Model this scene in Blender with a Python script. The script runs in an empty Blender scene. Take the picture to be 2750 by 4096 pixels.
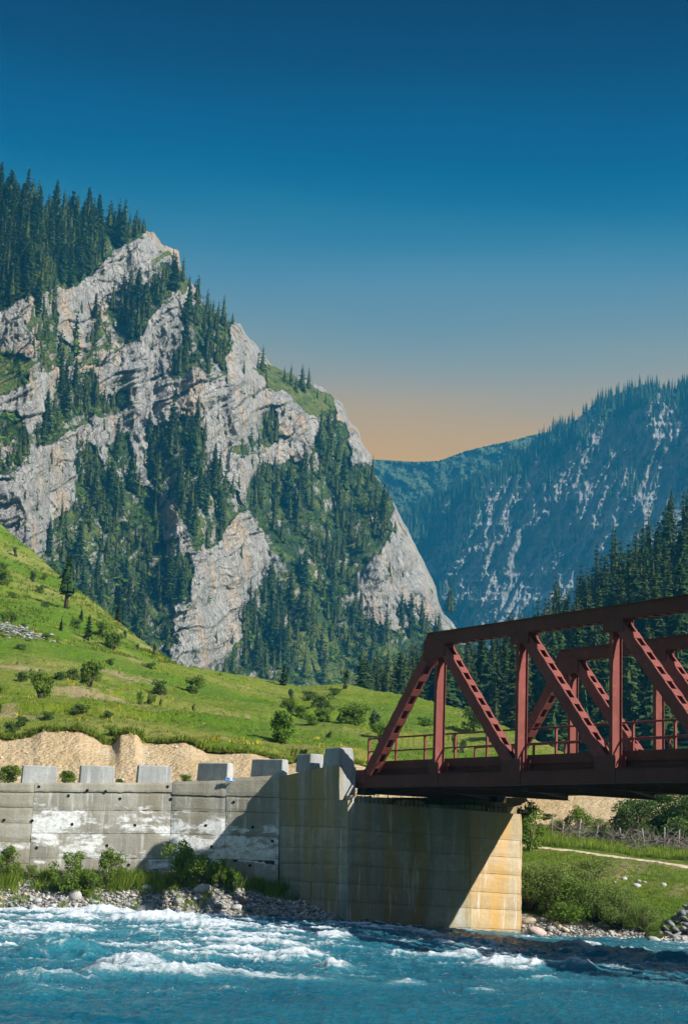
import bpy, math, random
import numpy as np
from mathutils import Matrix, Vector

# ------------------------------------------------------------------ camera, sky, sun, exposure
SC = bpy.context.scene
COL = SC.collection
F, PITCH, ROLL, CAMZ = 6500.0, 0.205, 0.037, 3.1
_cp, _sp = math.cos(PITCH), math.sin(PITCH)
_r = np.array([1.0, 0, 0]); _u = np.array([0, -_sp, _cp]); _b = np.array([0, -_cp, -_sp])
_r2 = math.cos(ROLL) * _r + math.sin(ROLL) * _u
_u2 = -math.sin(ROLL) * _r + math.cos(ROLL) * _u
CR = np.stack([_r2, _u2, _b], 1)
cam = bpy.data.cameras.new('camera'); camo = bpy.data.objects.new('camera', cam); COL.objects.link(camo)
M4 = Matrix([[*CR[0], 0], [*CR[1], 0], [*CR[2], CAMZ], [0, 0, 0, 1]])
camo.matrix_world = M4
cam.sensor_fit = 'VERTICAL'; cam.sensor_height = 36.0; cam.lens = F / 4096 * 36.0
cam.clip_start = 0.5; cam.clip_end = 12000
SC.camera = camo

SUN_AZ, SUN_EL = math.radians(59), math.radians(34)   # azimuth to the right of straight behind the camera
SDIR = np.array([math.sin(SUN_AZ) * math.cos(SUN_EL), -math.cos(SUN_AZ) * math.cos(SUN_EL), math.sin(SUN_EL)])
EXPOSURE = 1.0
HAZE, HAZE_TOP = 0.00020, 590.0
HAZE_COL = (.03, .41, .76)
SC.view_settings.view_transform = 'Standard'; SC.view_settings.look = 'None'
SC.view_settings.exposure = EXPOSURE; SC.view_settings.gamma = 1.0
SC.view_settings.use_curve_mapping = False
SC.render.engine = 'CYCLES'
SC.cycles.use_denoising = True
SC.cycles.max_bounces = 6; SC.cycles.diffuse_bounces = 3; SC.cycles.glossy_bounces = 3
SC.cycles.transmission_bounces = 4; SC.cycles.volume_bounces = 0; SC.cycles.transparent_max_bounces = 6
SC.cycles.use_adaptive_sampling = True; SC.cycles.adaptive_threshold = 0.02

def srgb(r, g, b, k=1.0):
    f = lambda c: (c / 255 / 12.92) if c <= 10 else ((c / 255 + .055) / 1.055) ** 2.4
    return (f(r) * k, f(g) * k, f(b) * k, 1)

world = bpy.data.worlds.new('World'); SC.world = world; world.use_nodes = True
nt = world.node_tree; nt.nodes.clear()
wo = nt.nodes.new('ShaderNodeOutputWorld'); bg = nt.nodes.new('ShaderNodeBackground')
tc = nt.nodes.new('ShaderNodeTexCoord'); sep = nt.nodes.new('ShaderNodeSeparateXYZ')
nt.links.new(tc.outputs['Generated'], sep.inputs[0])
ramp = nt.nodes.new('ShaderNodeValToRGB'); el = ramp.color_ramp
ek = 2 ** -EXPOSURE
stops = [(0.0, (150, 158, 160)), (0.19, (194, 166, 128)), (0.224, (194, 165, 124)), (0.237, (189, 163, 130)), (0.252, (177, 162, 143)), (0.269, (160, 160, 155)), (0.285, (141, 157, 163)),
         (0.300, (123, 154, 168)), (0.318, (104, 148, 171)), (0.340, (84, 142, 174)), (0.360, (58, 132, 168)), (0.382, (32, 120, 162)), (0.400, (10, 110, 155)), (0.417, (0, 102, 149)), (0.433, (0, 95, 142)), (0.458, (0, 84, 128)), (0.489, (0, 75, 116)), (1.0, (0, 52, 90))]
while len(el.elements) < len(stops): el.elements.new(0.5)
for e, (p, c) in zip(el.elements, stops):      # the air in front of the sky adds its own light: leave that share to the haze
    path = min(HAZE_TOP / max(p, .10), 5000.0); tr = math.exp(-HAZE * path); q = srgb(*c, k=ek)
    e.position = p; e.color = tuple(max(0.0, (q[i] - .40 * HAZE_COL[i] * (1 - tr)) / tr) for i in range(3)) + (1,)
wsp = nt.nodes.new('ShaderNodeTexNoise'); wsp.inputs['Scale'].default_value = 3.2; wsp.inputs['Detail'].default_value = 6; wsp.inputs['Roughness'].default_value = .6
wmp = nt.nodes.new('ShaderNodeMapping'); wmp.inputs['Scale'].default_value = (1, 1, 5.5); nt.links.new(tc.outputs['Generated'], wmp.inputs[0]); nt.links.new(wmp.outputs[0], wsp.inputs['Vector'])
wad = nt.nodes.new('ShaderNodeMath'); wad.operation = 'MULTIPLY_ADD'; wad.inputs[1].default_value = .026; nt.links.new(wsp.outputs['Fac'], wad.inputs[0])
wof = nt.nodes.new('ShaderNodeMath'); wof.operation = 'SUBTRACT'; wof.inputs[1].default_value = .013; nt.links.new(sep.outputs['Z'], wof.inputs[0]); nt.links.new(wof.outputs[0], wad.inputs[2])
nt.links.new(wad.outputs[0], ramp.inputs['Fac'])      # faint veils of high haze
sky = nt.nodes.new('ShaderNodeTexSky'); sky.sky_type = 'NISHITA'; sky.sun_disc = False
sky.sun_elevation = SUN_EL; sky.sun_rotation = math.pi - SUN_AZ; sky.altitude = 1800
skm = nt.nodes.new('ShaderNodeMix'); skm.data_type = 'RGBA'; skm.blend_type = 'MIX'
mr = nt.nodes.new('ShaderNodeMapRange'); mr.inputs['From Min'].default_value = 0.5; mr.inputs['From Max'].default_value = 0.72
mr.inputs['To Max'].default_value = 1.0
nt.links.new(sep.outputs['Z'], mr.inputs['Value'])
sks = nt.nodes.new('ShaderNodeVectorMath'); sks.operation = 'SCALE'; sks.inputs['Scale'].default_value = 0.14
nt.links.new(sky.outputs[0], sks.inputs[0])
nt.links.new(mr.outputs[0], skm.inputs['Factor']); nt.links.new(ramp.outputs[0], skm.inputs[6]); nt.links.new(sks.outputs[0], skm.inputs[7])
nt.links.new(skm.outputs[2], bg.inputs['Color']); bg.inputs['Strength'].default_value = 1.0
nt.links.new(bg.outputs[0], wo.inputs['Surface'])

sun = bpy.data.lights.new('sun', 'SUN'); sun.energy = 5.0; sun.angle = math.radians(0.5); sun.color = (1, 0.955, 0.88)
suno = bpy.data.objects.new('sun', sun); COL.objects.link(suno); suno.location = (40, -20, 60)
suno.rotation_euler = Vector(SDIR).to_track_quat('Z', 'Y').to_euler()

# ------------------------------------------------------------------ helpers
RNG = np.random.default_rng(11)
def ray(px, py):
    px = np.asarray(px, float); py = np.asarray(py, float)
    v = np.stack([(px - 1375) / F, -(py - 2048) / F, -np.ones_like(px)], -1) @ CR.T
    return v / v[..., 1:2]
def U(px, py, Y):
    """world point at distance Y (metres along the ground) seen at photo position px, py"""
    Y = np.asarray(Y, float)
    p = ray(px, py) * Y[..., None]
    p[..., 2] += CAMZ
    return p
def proj(P):
    c = (np.asarray(P, float) - np.array([0, 0, CAMZ])) @ CR
    return np.stack([1375 + F * c[..., 0] / -c[..., 2], 2048 - F * c[..., 1] / -c[..., 2]], -1)

_G = np.random.default_rng(5).normal(size=(4096, 2)); _G /= np.linalg.norm(_G, axis=1)[:, None]
def perlin(x, y, seed=0):
    x = np.asarray(x, float); y = np.asarray(y, float)
    xi = np.floor(x).astype(np.int64); yi = np.floor(y).astype(np.int64)
    xf = x - xi; yf = y - yi
    def g(i, j):
        h = ((i * 73856093) ^ (j * 19349663) ^ (seed * 83492791 + 1013)) & 0x7fffffff
        h = (h ^ (h >> 13)) * 1274126177 & 0x7fffffff
        v = _G[(h ^ (h >> 16)) & 4095]
        return v
    u = xf * xf * xf * (xf * (xf * 6 - 15) + 10); w = yf * yf * yf * (yf * (yf * 6 - 15) + 10)
    def d(i, j, a, b):
        v = g(i, j); return v[..., 0] * a + v[..., 1] * b
    n00 = d(xi, yi, xf, yf); n10 = d(xi + 1, yi, xf - 1, yf); n01 = d(xi, yi + 1, xf, yf - 1); n11 = d(xi + 1, yi + 1, xf - 1, yf - 1)
    return ((n00 * (1 - u) + n10 * u) * (1 - w) + (n01 * (1 - u) + n11 * u) * w) * 1.5
def fbm(x, y, o=4, seed=0, gain=.5):
    s = 0; a = 1; t = 0
    for k in range(o):
        s = s + a * perlin(x * 2 ** k, y * 2 ** k, seed + k * 17); t += a; a *= gain
    return s / t
def ridged(x, y, o=4, seed=0, gain=.5):
    s = 0; a = 1; t = 0
    for k in range(o):
        s = s + a * (1 - 2 * np.abs(perlin(x * 2 ** k, y * 2 ** k, seed + k * 17))); t += a; a *= gain
    return s / t
def sstep(a, b, x):
    t = np.clip((x - a) / (b - a), 0, 1); return t * t * (3 - 2 * t)
def inpoly(px, py, poly):
    px = np.asarray(px, float); py = np.asarray(py, float); r = np.zeros(px.shape, bool)
    n = len(poly); j = n - 1
    for i in range(n):
        xi, yi = poly[i]; xj, yj = poly[j]
        c = ((yi > py) != (yj > py)) & (px < (xj - xi) * (py - yi) / ((yj - yi) or 1e-9) + xi)
        r ^= c; j = i
    return r

def raw_mesh(name, V, Q, smooth=False, attrs=None):
    V = np.asarray(V, np.float32).reshape(-1, 3); Q = np.asarray(Q, np.int32)
    me = bpy.data.meshes.new(name); k = Q.shape[1]; n = len(Q)
    me.vertices.add(len(V)); me.vertices.foreach_set('co', V.ravel())
    me.loops.add(n * k); me.loops.foreach_set('vertex_index', Q.ravel())
    me.polygons.add(n); me.polygons.foreach_set('loop_start', np.arange(0, n * k, k, dtype=np.int32))
    me.polygons.foreach_set('loop_total', np.full(n, k, np.int32))
    me.polygons.foreach_set('use_smooth', np.full(n, smooth, bool))
    for an, av in (attrs or {}).items():
        at = me.attributes.new(an, 'FLOAT', 'POINT'); at.data.foreach_set('value', np.asarray(av, np.float32).ravel())
    me.update(calc_edges=True); me.validate()
    return me
def grid_faces(nr, nc):
    i = np.arange(nr - 1)[:, None] * nc + np.arange(nc - 1)[None]
    return np.stack([i, i + 1, i + nc + 1, i + nc], -1).reshape(-1, 4)
def tag(o, label=None, cat=None, group=None, kind=None):
    for k, v in (('label', label), ('category', cat), ('group', group), ('kind', kind)):
        if v: o[k] = v
    return o
def link(name, me, mat=None, parent=None, loc=None):
    o = bpy.data.objects.new(name, me); COL.objects.link(o)
    if mat is not None and me is not None and not me.materials: me.materials.append(mat)
    if parent is not None: o.parent = parent
    if loc is not None: o.location = loc
    return o
def empty(name, loc, label=None, cat=None, group=None, rz=0.0, scale=None):
    o = bpy.data.objects.new(name, None); COL.objects.link(o); o.location = loc; o.rotation_euler = (0, 0, rz)
    o.empty_display_size = .2
    if scale is not None: o.scale = scale if hasattr(scale, '__len__') else (scale,) * 3
    return tag(o, label, cat, group)

BOXQ = [(0, 3, 2, 1), (4, 5, 6, 7), (0, 1, 5, 4), (1, 2, 6, 5), (2, 3, 7, 6), (3, 0, 4, 7)]
class MB:
    def __init__(s): s.v = []; s.f = []
    def add(s, V, Fc):
        b = len(s.v); s.v += [tuple(map(float, p)) for p in V]; s.f += [tuple(b + i for i in f) for f in Fc]; return s
    def box(s, c, ax, sz):
        c = np.asarray(c, float); ax = [np.asarray(a, float) for a in ax]
        V = []
        for k in (-.5, .5):
            for i, j in ((-.5, -.5), (.5, -.5), (.5, .5), (-.5, .5)):
                V.append(c + ax[0] * sz[0] * i + ax[1] * sz[1] * j + ax[2] * sz[2] * k)
        return s.add(V, BOXQ)
    def prism(s, base, top):
        n = len(base); V = list(base) + list(top)
        return s.add(V, [tuple(range(n))[::-1], tuple(range(n, 2 * n))] + [(i, (i + 1) % n, n + (i + 1) % n, n + i) for i in range(n)])
    def tube(s, P, R, n=6, cap=True):
        P = [np.asarray(p, float) for p in P]; V = []; Fc = []
        for i, p in enumerate(P):
            d = P[min(i + 1, len(P) - 1)] - P[max(i - 1, 0)]; d = d / (np.linalg.norm(d) + 1e-9)
            a = np.cross(d, (0, 0, 1) if abs(d[2]) < .9 else (1, 0, 0)); a /= np.linalg.norm(a); b = np.cross(d, a)
            r = R[i] if hasattr(R, '__len__') else R
            for k in range(n):
                t = 2 * math.pi * k / n; V.append(p + r * (a * math.cos(t) + b * math.sin(t)))
        for i in range(len(P) - 1):
            for k in range(n): Fc.append((i * n + k, i * n + (k + 1) % n, (i + 1) * n + (k + 1) % n, (i + 1) * n + k))
        if cap: Fc.append(tuple(range(n))[::-1]); Fc.append(tuple((len(P) - 1) * n + k for k in range(n)))
        return s.add(V, Fc)
    def mesh(s, name, off=(0, 0, 0), smooth=False):
        me = bpy.data.meshes.new(name); o = np.asarray(off, float)
        me.from_pydata([tuple(np.asarray(p) - o) for p in s.v], [], s.f)
        if smooth: me.polygons.foreach_set('use_smooth', np.ones(len(me.polygons), bool))
        me.update(); return me
    def build(s, name, mat, parent=None, smooth=False):
        off = np.array(parent_loc(parent)) if parent is not None else (0, 0, 0)
        return link(name, s.mesh(name, off, smooth), mat, parent)
def parent_loc(p):
    l = np.zeros(3)
    while p is not None: l = l + np.array(p.location); p = p.parent
    return l
Z3 = np.array([0, 0, 1.0])

# ------------------------------------------------------------------ materials
class NT:
    """tiny node-graph helper"""
    def __init__(s, name, rough=.8, spec=.2):
        m = bpy.data.materials.new(name); m.use_nodes = True; s.m = m; s.t = m.node_tree; s.n = s.t.nodes
        s.p = s.n['Principled BSDF']; s.p.inputs['Roughness'].default_value = rough; s.p.inputs['Specular IOR Level'].default_value = spec
        s.out = s.n['Material Output']
    def node(s, t, **kw):
        n = s.n.new(t)
        for k, v in kw.items():
            if k.startswith('i_'): n.inputs[k[2:].replace('_', ' ')].default_value = v
            else: setattr(n, k, v)
        return n
    def l(s, a, b): s.t.links.new(a, b)
    def pos(s, scale=(1, 1, 1), obj=False, rot=(0, 0, 0)):
        if obj: g = s.node('ShaderNodeTexCoord').outputs['Object']
        else: g = s.node('ShaderNodeNewGeometry').outputs['Position']
        mp = s.node('ShaderNodeMapping'); mp.inputs['Scale'].default_value = scale; mp.inputs['Rotation'].default_value = rot
        s.l(g, mp.inputs['Vector']); return mp.outputs[0]
    def noise(s, vec, scale=1.0, detail=4, rough=.55, dist=0.0):
        n = s.node('ShaderNodeTexNoise'); n.inputs['Scale'].default_value = scale; n.inputs['Detail'].default_value = detail
        n.inputs['Roughness'].default_value = rough; n.inputs['Distortion'].default_value = dist
        s.l(vec, n.inputs['Vector']); return n.outputs['Fac']
    def voro(s, vec, scale=1.0, feat='F1', out='Distance'):
        n = s.node('ShaderNodeTexVoronoi', feature=feat); n.inputs['Scale'].default_value = scale
        s.l(vec, n.inputs['Vector']); return n.outputs[out]
    def ramp(s, fac, stops):
        r = s.node('ShaderNodeValToRGB'); e = r.color_ramp.elements
        while len(e) < len(stops): e.new(.5)
        for q, (p, c) in zip(e, stops):
            q.position = p; q.color = (c, c, c, 1) if not hasattr(c, '__len__') else (*c[:3], 1)
        s.l(fac, r.inputs['Fac']); return r.outputs[0]
    def mix(s, fac, a, b, mode='MIX'):
        n = s.node('ShaderNodeMix', data_type='RGBA', blend_type=mode)
        for i, v in ((0, fac), (6, a), (7, b)):
            if hasattr(v, 'is_linked') or hasattr(v, 'links'): s.l(v, n.inputs[i])
            elif i == 0: n.inputs[0].default_value = v
            else: n.inputs[i].default_value = (*v[:3], 1)
        return n.outputs[2]
    def math(s, op, a, b=0.0, c=0.0, clamp=False):
        n = s.node('ShaderNodeMath', operation=op); n.use_clamp = clamp
        for i, v in ((0, a), (1, b), (2, c)):
            if hasattr(v, 'links'): s.l(v, n.inputs[i])
            else: n.inputs[i].default_value = v
        return n.outputs[0]
    def attr(s, name):
        return s.node('ShaderNodeAttribute', attribute_name=name).outputs['Fac']
    def maprange(s, v, a, b, c=0.0, d=1.0):
        n = s.node('ShaderNodeMapRange'); s.l(v, n.inputs['Value'])
        for k, x in (('From Min', a), ('From Max', b), ('To Min', c), ('To Max', d)): n.inputs[k].default_value = x
        return n.outputs[0]
    def axis(s, k, obj=False):
        g = s.node('ShaderNodeTexCoord').outputs['Object'] if obj else s.node('ShaderNodeNewGeometry').outputs['Position']
        q = s.node('ShaderNodeSeparateXYZ'); s.l(g, q.inputs[0]); return q.outputs[k]
    def bump(s, h, strength=.5, dist=.1):
        b = s.node('ShaderNodeBump'); b.inputs['Strength'].default_value = strength; b.inputs['Distance'].default_value = dist
        s.l(h, b.inputs['Height']); s.l(b.outputs[0], s.p.inputs['Normal']); return b
    def color(s, c):
        if hasattr(c, 'links'): s.l(c, s.p.inputs['Base Color'])
        else: s.p.inputs['Base Color'].default_value = (*c[:3], 1)
        return s
    def foliage(s, col, trans=.3):
        """diffuse leaf with some light let through"""
        d = s.node('ShaderNodeBsdfDiffuse'); t = s.node('ShaderNodeBsdfTranslucent'); mx = s.node('ShaderNodeMixShader'); mx.inputs[0].default_value = trans
        for q in (d, t):
            if hasattr(col, 'links'): s.l(col, q.inputs['Color'])
            else: q.inputs['Color'].default_value = (*col[:3], 1)
        s.l(d.outputs[0], mx.inputs[1]); s.l(t.outputs[0], mx.inputs[2]); s.l(mx.outputs[0], s.out.inputs['Surface']); return s.m
    def island(s):
        return s.node('ShaderNodeNewGeometry').outputs['Random Per Island']
    def objrand(s):
        return s.node('ShaderNodeObjectInfo').outputs['Random']

def leaf_mat(name, c1, c2, trans=.3, tint=None):
    n = NT(name); c = n.mix(n.island(), c1, c2)
    if tint: c = n.mix(n.maprange(n.objrand(), 0, 1, 0, .85), c, tint)
    m = n.foliage(c, trans); return m
def plain(name, c, var=.25, scale=3.0, rough=.8, obj=True, bump=.2, bd=.02, spec=.2):
    n = NT(name, rough, spec); v = n.pos(obj=obj); f = n.noise(v, scale, 5)
    n.color(n.mix(n.ramp(f, [(.3, 0.0), (.7, 1.0)]), [x * (1 - var) for x in c], [min(1, x * (1 + var)) for x in c]))
    if bump: n.bump(n.noise(v, scale * 4, 4), bump, bd)
    return n.m

MAT = {}
MAT['spruce'] = leaf_mat('spruce_needles', (.028, .060, .018), (.085, .142, .036), .2, (.075, .095, .026))
MAT['spruce_hazed'] = leaf_mat('haze_lightened_needles', (.045, .080, .040), (.110, .155, .075), .2)  # needles lightened: light and haze on the far mountain put into the colour
MAT['spruce_b'] = leaf_mat('spruce_needles_light', (.030, .065, .024), (.070, .125, .038), .2, (.05, .085, .03))
MAT['bark'] = plain('bark', (.10, .075, .055), .4, 8)
MAT['greybark'] = plain('grey_bark', (.22, .20, .17), .4, 8)
MAT['leaf'] = leaf_mat('shrub_leaves', (.085, .175, .022), (.200, .310, .045), .42, (.17, .23, .045))
MAT['scrub'] = leaf_mat('cliff_scrub', (.050, .105, .016), (.135, .205, .030), .35)
MAT['leaf_dark'] = leaf_mat('dark_shrub_leaves', (.060, .115, .026), (.125, .195, .050), .38, (.10, .15, .045))
MAT['leaf_olive'] = leaf_mat('olive_willow_leaves', (.105, .170, .036), (.225, .290, .075), .38, (.15, .21, .055))
MAT['juniper'] = leaf_mat('juniper_needles', (.060, .105, .040), (.115, .165, .075), .25, (.08, .13, .06))
MAT['grassblade'] = leaf_mat('grass_blades', (.14, .24, .025), (.30, .36, .065), .4)
MAT['tuft'] = leaf_mat('hill_tufts', (.115, .195, .024), (.23, .265, .040), .35)
MAT['tuft_dry'] = leaf_mat('dry_tufts', (.40, .33, .16), (.30, .28, .09), .3)
MAT['twig'] = plain('dry_twigs', (.20, .17, .145), .3, 6)
# ------------------------------------------------------------------ terrain
def interp_line(line, px):
    l = np.array(sorted(line)); return [np.interp(px, l[:, 0], l[:, k]) for k in range(1, l.shape[1])]
def loft(rows, x0, x1, nx, ny, smooth=True):
    """surface through a few lines across the land, each given as (px, py, distance)"""
    px = np.linspace(x0, x1, nx); R = [interp_line(r, px) for r in rows]
    K = np.linspace(0, len(rows) - 1, ny); PY = np.zeros((ny, nx)); YY = np.zeros((ny, nx))
    for i, k in enumerate(K):
        a = min(int(k), len(rows) - 2); t = k - a
        PY[i] = R[a][0] * (1 - t) + R[a + 1][0] * t; YY[i] = R[a][1] * (1 - t) + R[a + 1][1] * t
    PX = np.broadcast_to(px, PY.shape)
    return U(PX, PY, YY), PX, PY, YY
SURF = {}
def sheet(name, P, mat, attrs=None, kind='structure', skirt=None, smooth=True, label=None, cat=None):
    nr, nc = P.shape[:2]; A = {k: v for k, v in (attrs or {}).items()}
    if skirt:                                    # the land carries on down behind its crest
        n, dy, dz = skirt; ext = []
        for i in range(1, n + 1):
            q = P[-1].copy(); q[:, 1] += dy * i / n; q[:, 0] *= q[:, 1] / P[-1][:, 1]; q[:, 2] -= dz * (i / n) ** 1.3; ext.append(q)
        P = np.concatenate([P, np.array(ext)], 0)
        for k in A: A[k] = np.concatenate([A[k], np.repeat(A[k][-1:], n, 0)], 0)
    me = raw_mesh(name, P, grid_faces(P.shape[0], nc), smooth, A)
    o = link(name, me, mat); tag(o, label, cat, kind=kind); return o

def rock_mat(name, base, dark, orange, orange_amt, green, scale=1.0, bump=1.0, gnoise=1.0):
    n = NT(name, .92, .1); v = n.pos(); vs = n.pos((1, 1, .35), rot=(0, math.radians(30), 0))
    c = n.mix(n.ramp(n.noise(v, .035 * scale, 6, .6), [(.35, 0), (.65, 1)]), dark, base)
    st = n.ramp(n.noise(vs, .16 * scale, 8, .72), [(.42, 0), (.56, 1)])
    c = n.mix(n.math('MULTIPLY', st, .5), c, [x * .62 for x in base])
    og = n.math('MULTIPLY', n.ramp(n.noise(n.pos((1, 1, .6)), .05 * scale, 6, .66), [(.51, 0), (.64, 1)]), orange_amt)
    c = n.mix(og, c, orange)
    # grass on ledges: only where the attribute says there is soil
    ga = n.math('ADD', n.attr('veg'), n.math('MULTIPLY', n.math('SUBTRACT', n.noise(v, .09 * scale, 6, .65), .5), 1.3 * gnoise))
    gm = n.ramp(ga, [(.42, 0), (.58, 1)])
    gc = n.mix(n.ramp(n.noise(v, .12 * scale, 5, .65), [(.35, 0), (.65, 1)]), green[0], green[1])
    gc = n.mix(n.attr('turf'), gc, n.mix(n.ramp(n.noise(v, .22, 7, .75), [(.38, 0), (.62, 1)]), (.050, .090, .018), (.165, .175, .045)))
    wv = n.node('ShaderNodeVectorMath', operation='ADD'); n.l(vs, wv.inputs[0]); nz = n.node('ShaderNodeTexNoise'); nz.inputs['Scale'].default_value = .12 * scale; nz.inputs['Detail'].default_value = 5
    n.l(v, nz.inputs['Vector']); wsc = n.node('ShaderNodeVectorMath', operation='SCALE'); wsc.inputs['Scale'].default_value = 9 / scale; n.l(nz.outputs['Color'], wsc.inputs[0]); n.l(wsc.outputs[0], wv.inputs[1])
    ck = n.voro(wv.outputs[0], .11 * scale, 'DISTANCE_TO_EDGE'); ck2 = n.voro(wv.outputs[0], .34 * scale, 'DISTANCE_TO_EDGE')
    crk = n.math('MAXIMUM', n.ramp(ck, [(.0, 1), (.05, 0)]), n.math('MULTIPLY', n.ramp(ck2, [(.0, 1), (.07, 0)]), .7))
    c = n.mix(n.math('MULTIPLY', crk, .45), c, [x * .45 for x in dark])
    n.color(n.mix(gm, c, gc))
    h = n.math('ADD', n.noise(vs, .25 * scale, 9, .7), n.math('MULTIPLY', n.noise(v, 1.1 * scale, 6, .7), .4))
    h = n.math('SUBTRACT', h, n.math('MULTIPLY', crk, .35))
    h = n.math('ADD', h, n.math('MULTIPLY', n.voro(wv.outputs[0], .34 * scale, out='Distance'), .25))
    n.bump(h, bump, 2.6 / scale)
    return n.m
K = 2750 / 1568.0
def sc(poly): return [(x * K, y * K) for x, y in poly]
VEG = [sc(p) for p in [
 [(-260,330),(-60,400),(0,430),(60,470),(150,485),(230,500),(335,525),(322,541),(262,570),(212,622),(170,652),(130,655),(65,676),(15,702),(-60,730),(-260,760)],
 [(80,690),(125,660),(135,720),(130,760),(170,790),(205,800),(215,740),(245,700),(270,700),(300,655),(335,650),(350,610),(395,600),(420,625),(432,650),(400,682),(370,692),(342,732),(330,762),(290,787),(260,802),(215,828),(150,838),(100,847),(60,852),(70,812),(90,780),(60,745)],
 [(425,700),(460,690),(490,685),(522,735),(527,790),(512,850),(480,872),(470,840),(440,832),(420,862),(395,862),(385,815),(410,790),(420,750)],
 [(-60,800),(40,805),(72,820),(62,872),(20,900),(-60,885)],
 [(135,880),(180,850),(215,860),(230,900),(290,910),(290,940),(240,950),(210,940),(200,970),(150,985),(120,1012),(70,1022),(60,990),(95,970),(110,930)],
 [(-60,960),(40,930),(60,980),(60,1060),(40,1075),(-60,1095)],
 [(340,1010),(375,990),(385,970),(410,945),(470,980),(472,1050),(467,1090),(500,1080),(545,1120),(560,1162),(530,1182),(502,1237),(480,1252),(445,1252),(425,1217),(400,1160),(370,1130),(340,1100),(330,1050)],
 [(170,1060),(200,1010),(215,1010),(235,1060),(265,1000),(290,980),(300,1040),(290,1090),(330,1110),(362,1120),(360,1170),(372,1230),(380,1280),(432,1262),(442,1300),(432,1360),(402,1380),(392,1450),(382,1520),(350,1540),(200,1540),(100,1400),(90,1270),(110,1200),(170,1150)],
 [(560,1120),(590,1060),(620,1060),(650,1050),(700,1060),(715,1000),(745,960),(790,960),(802,1060),(840,1060),(870,1100),(897,1160),(890,1212),(870,1262),(830,1292),(810,1312),(822,1390),(832,1420),(790,1450),(700,1480),(620,1540),(560,1540),(552,1400),(590,1340),(640,1292),(612,1240),(590,1200),(560,1160)],
 [(580,840),(620,828),(680,868),(712,880),(760,908),(772,940),(740,962),(700,942),(680,922),(650,892),(610,884)],
 [(470,1560),(560,1440),(640,1400),(830,1415),(900,1440),(960,1412),(1050,1470),(1120,1480),(1120,1640),(470,1640)],
 [(590,950),(625,930),(640,1000),(600,1030),(540,1040),(520,1030),(560,1010)],
]]
GRASSY = [sc(p) for p in [VEG[3] and [(-60,800),(40,805),(72,820),(62,872),(20,900),(-60,885)],
 [(580,840),(620,828),(680,868),(712,880),(760,908),(772,940),(740,962),(700,942),(680,922),(650,892),(610,884)],
 [(335,1020),(370,1000),(375,1060),(365,1110),(335,1090)], [(350,590),(375,575),(390,580),(350,605)],
 [(640,1430),(700,1420),(780,1430),(860,1450),(930,1500),(950,1580),(900,1640),(740,1600),(680,1520)]]]
SIL = sc([(-250,330),(-90,415),(0,440),(100,478),(200,497),(330,525),(352,531),(370,557),(408,571),(413,610),(430,640),(447,655),(458,680),(470,700),(520,733),(548,738),(563,765),(580,782),(600,805),(615,828),(650,850),(700,865),(735,885),(780,920),(795,958),(818,983),(825,1010),(845,1035),(852,1075),(875,1110),(895,1140),(907,1165),(925,1200),(950,1250),(975,1300),(993,1338),(999,1370),(1012,1400),(1032,1420),(1065,1475),(1120,1540)])
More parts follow.
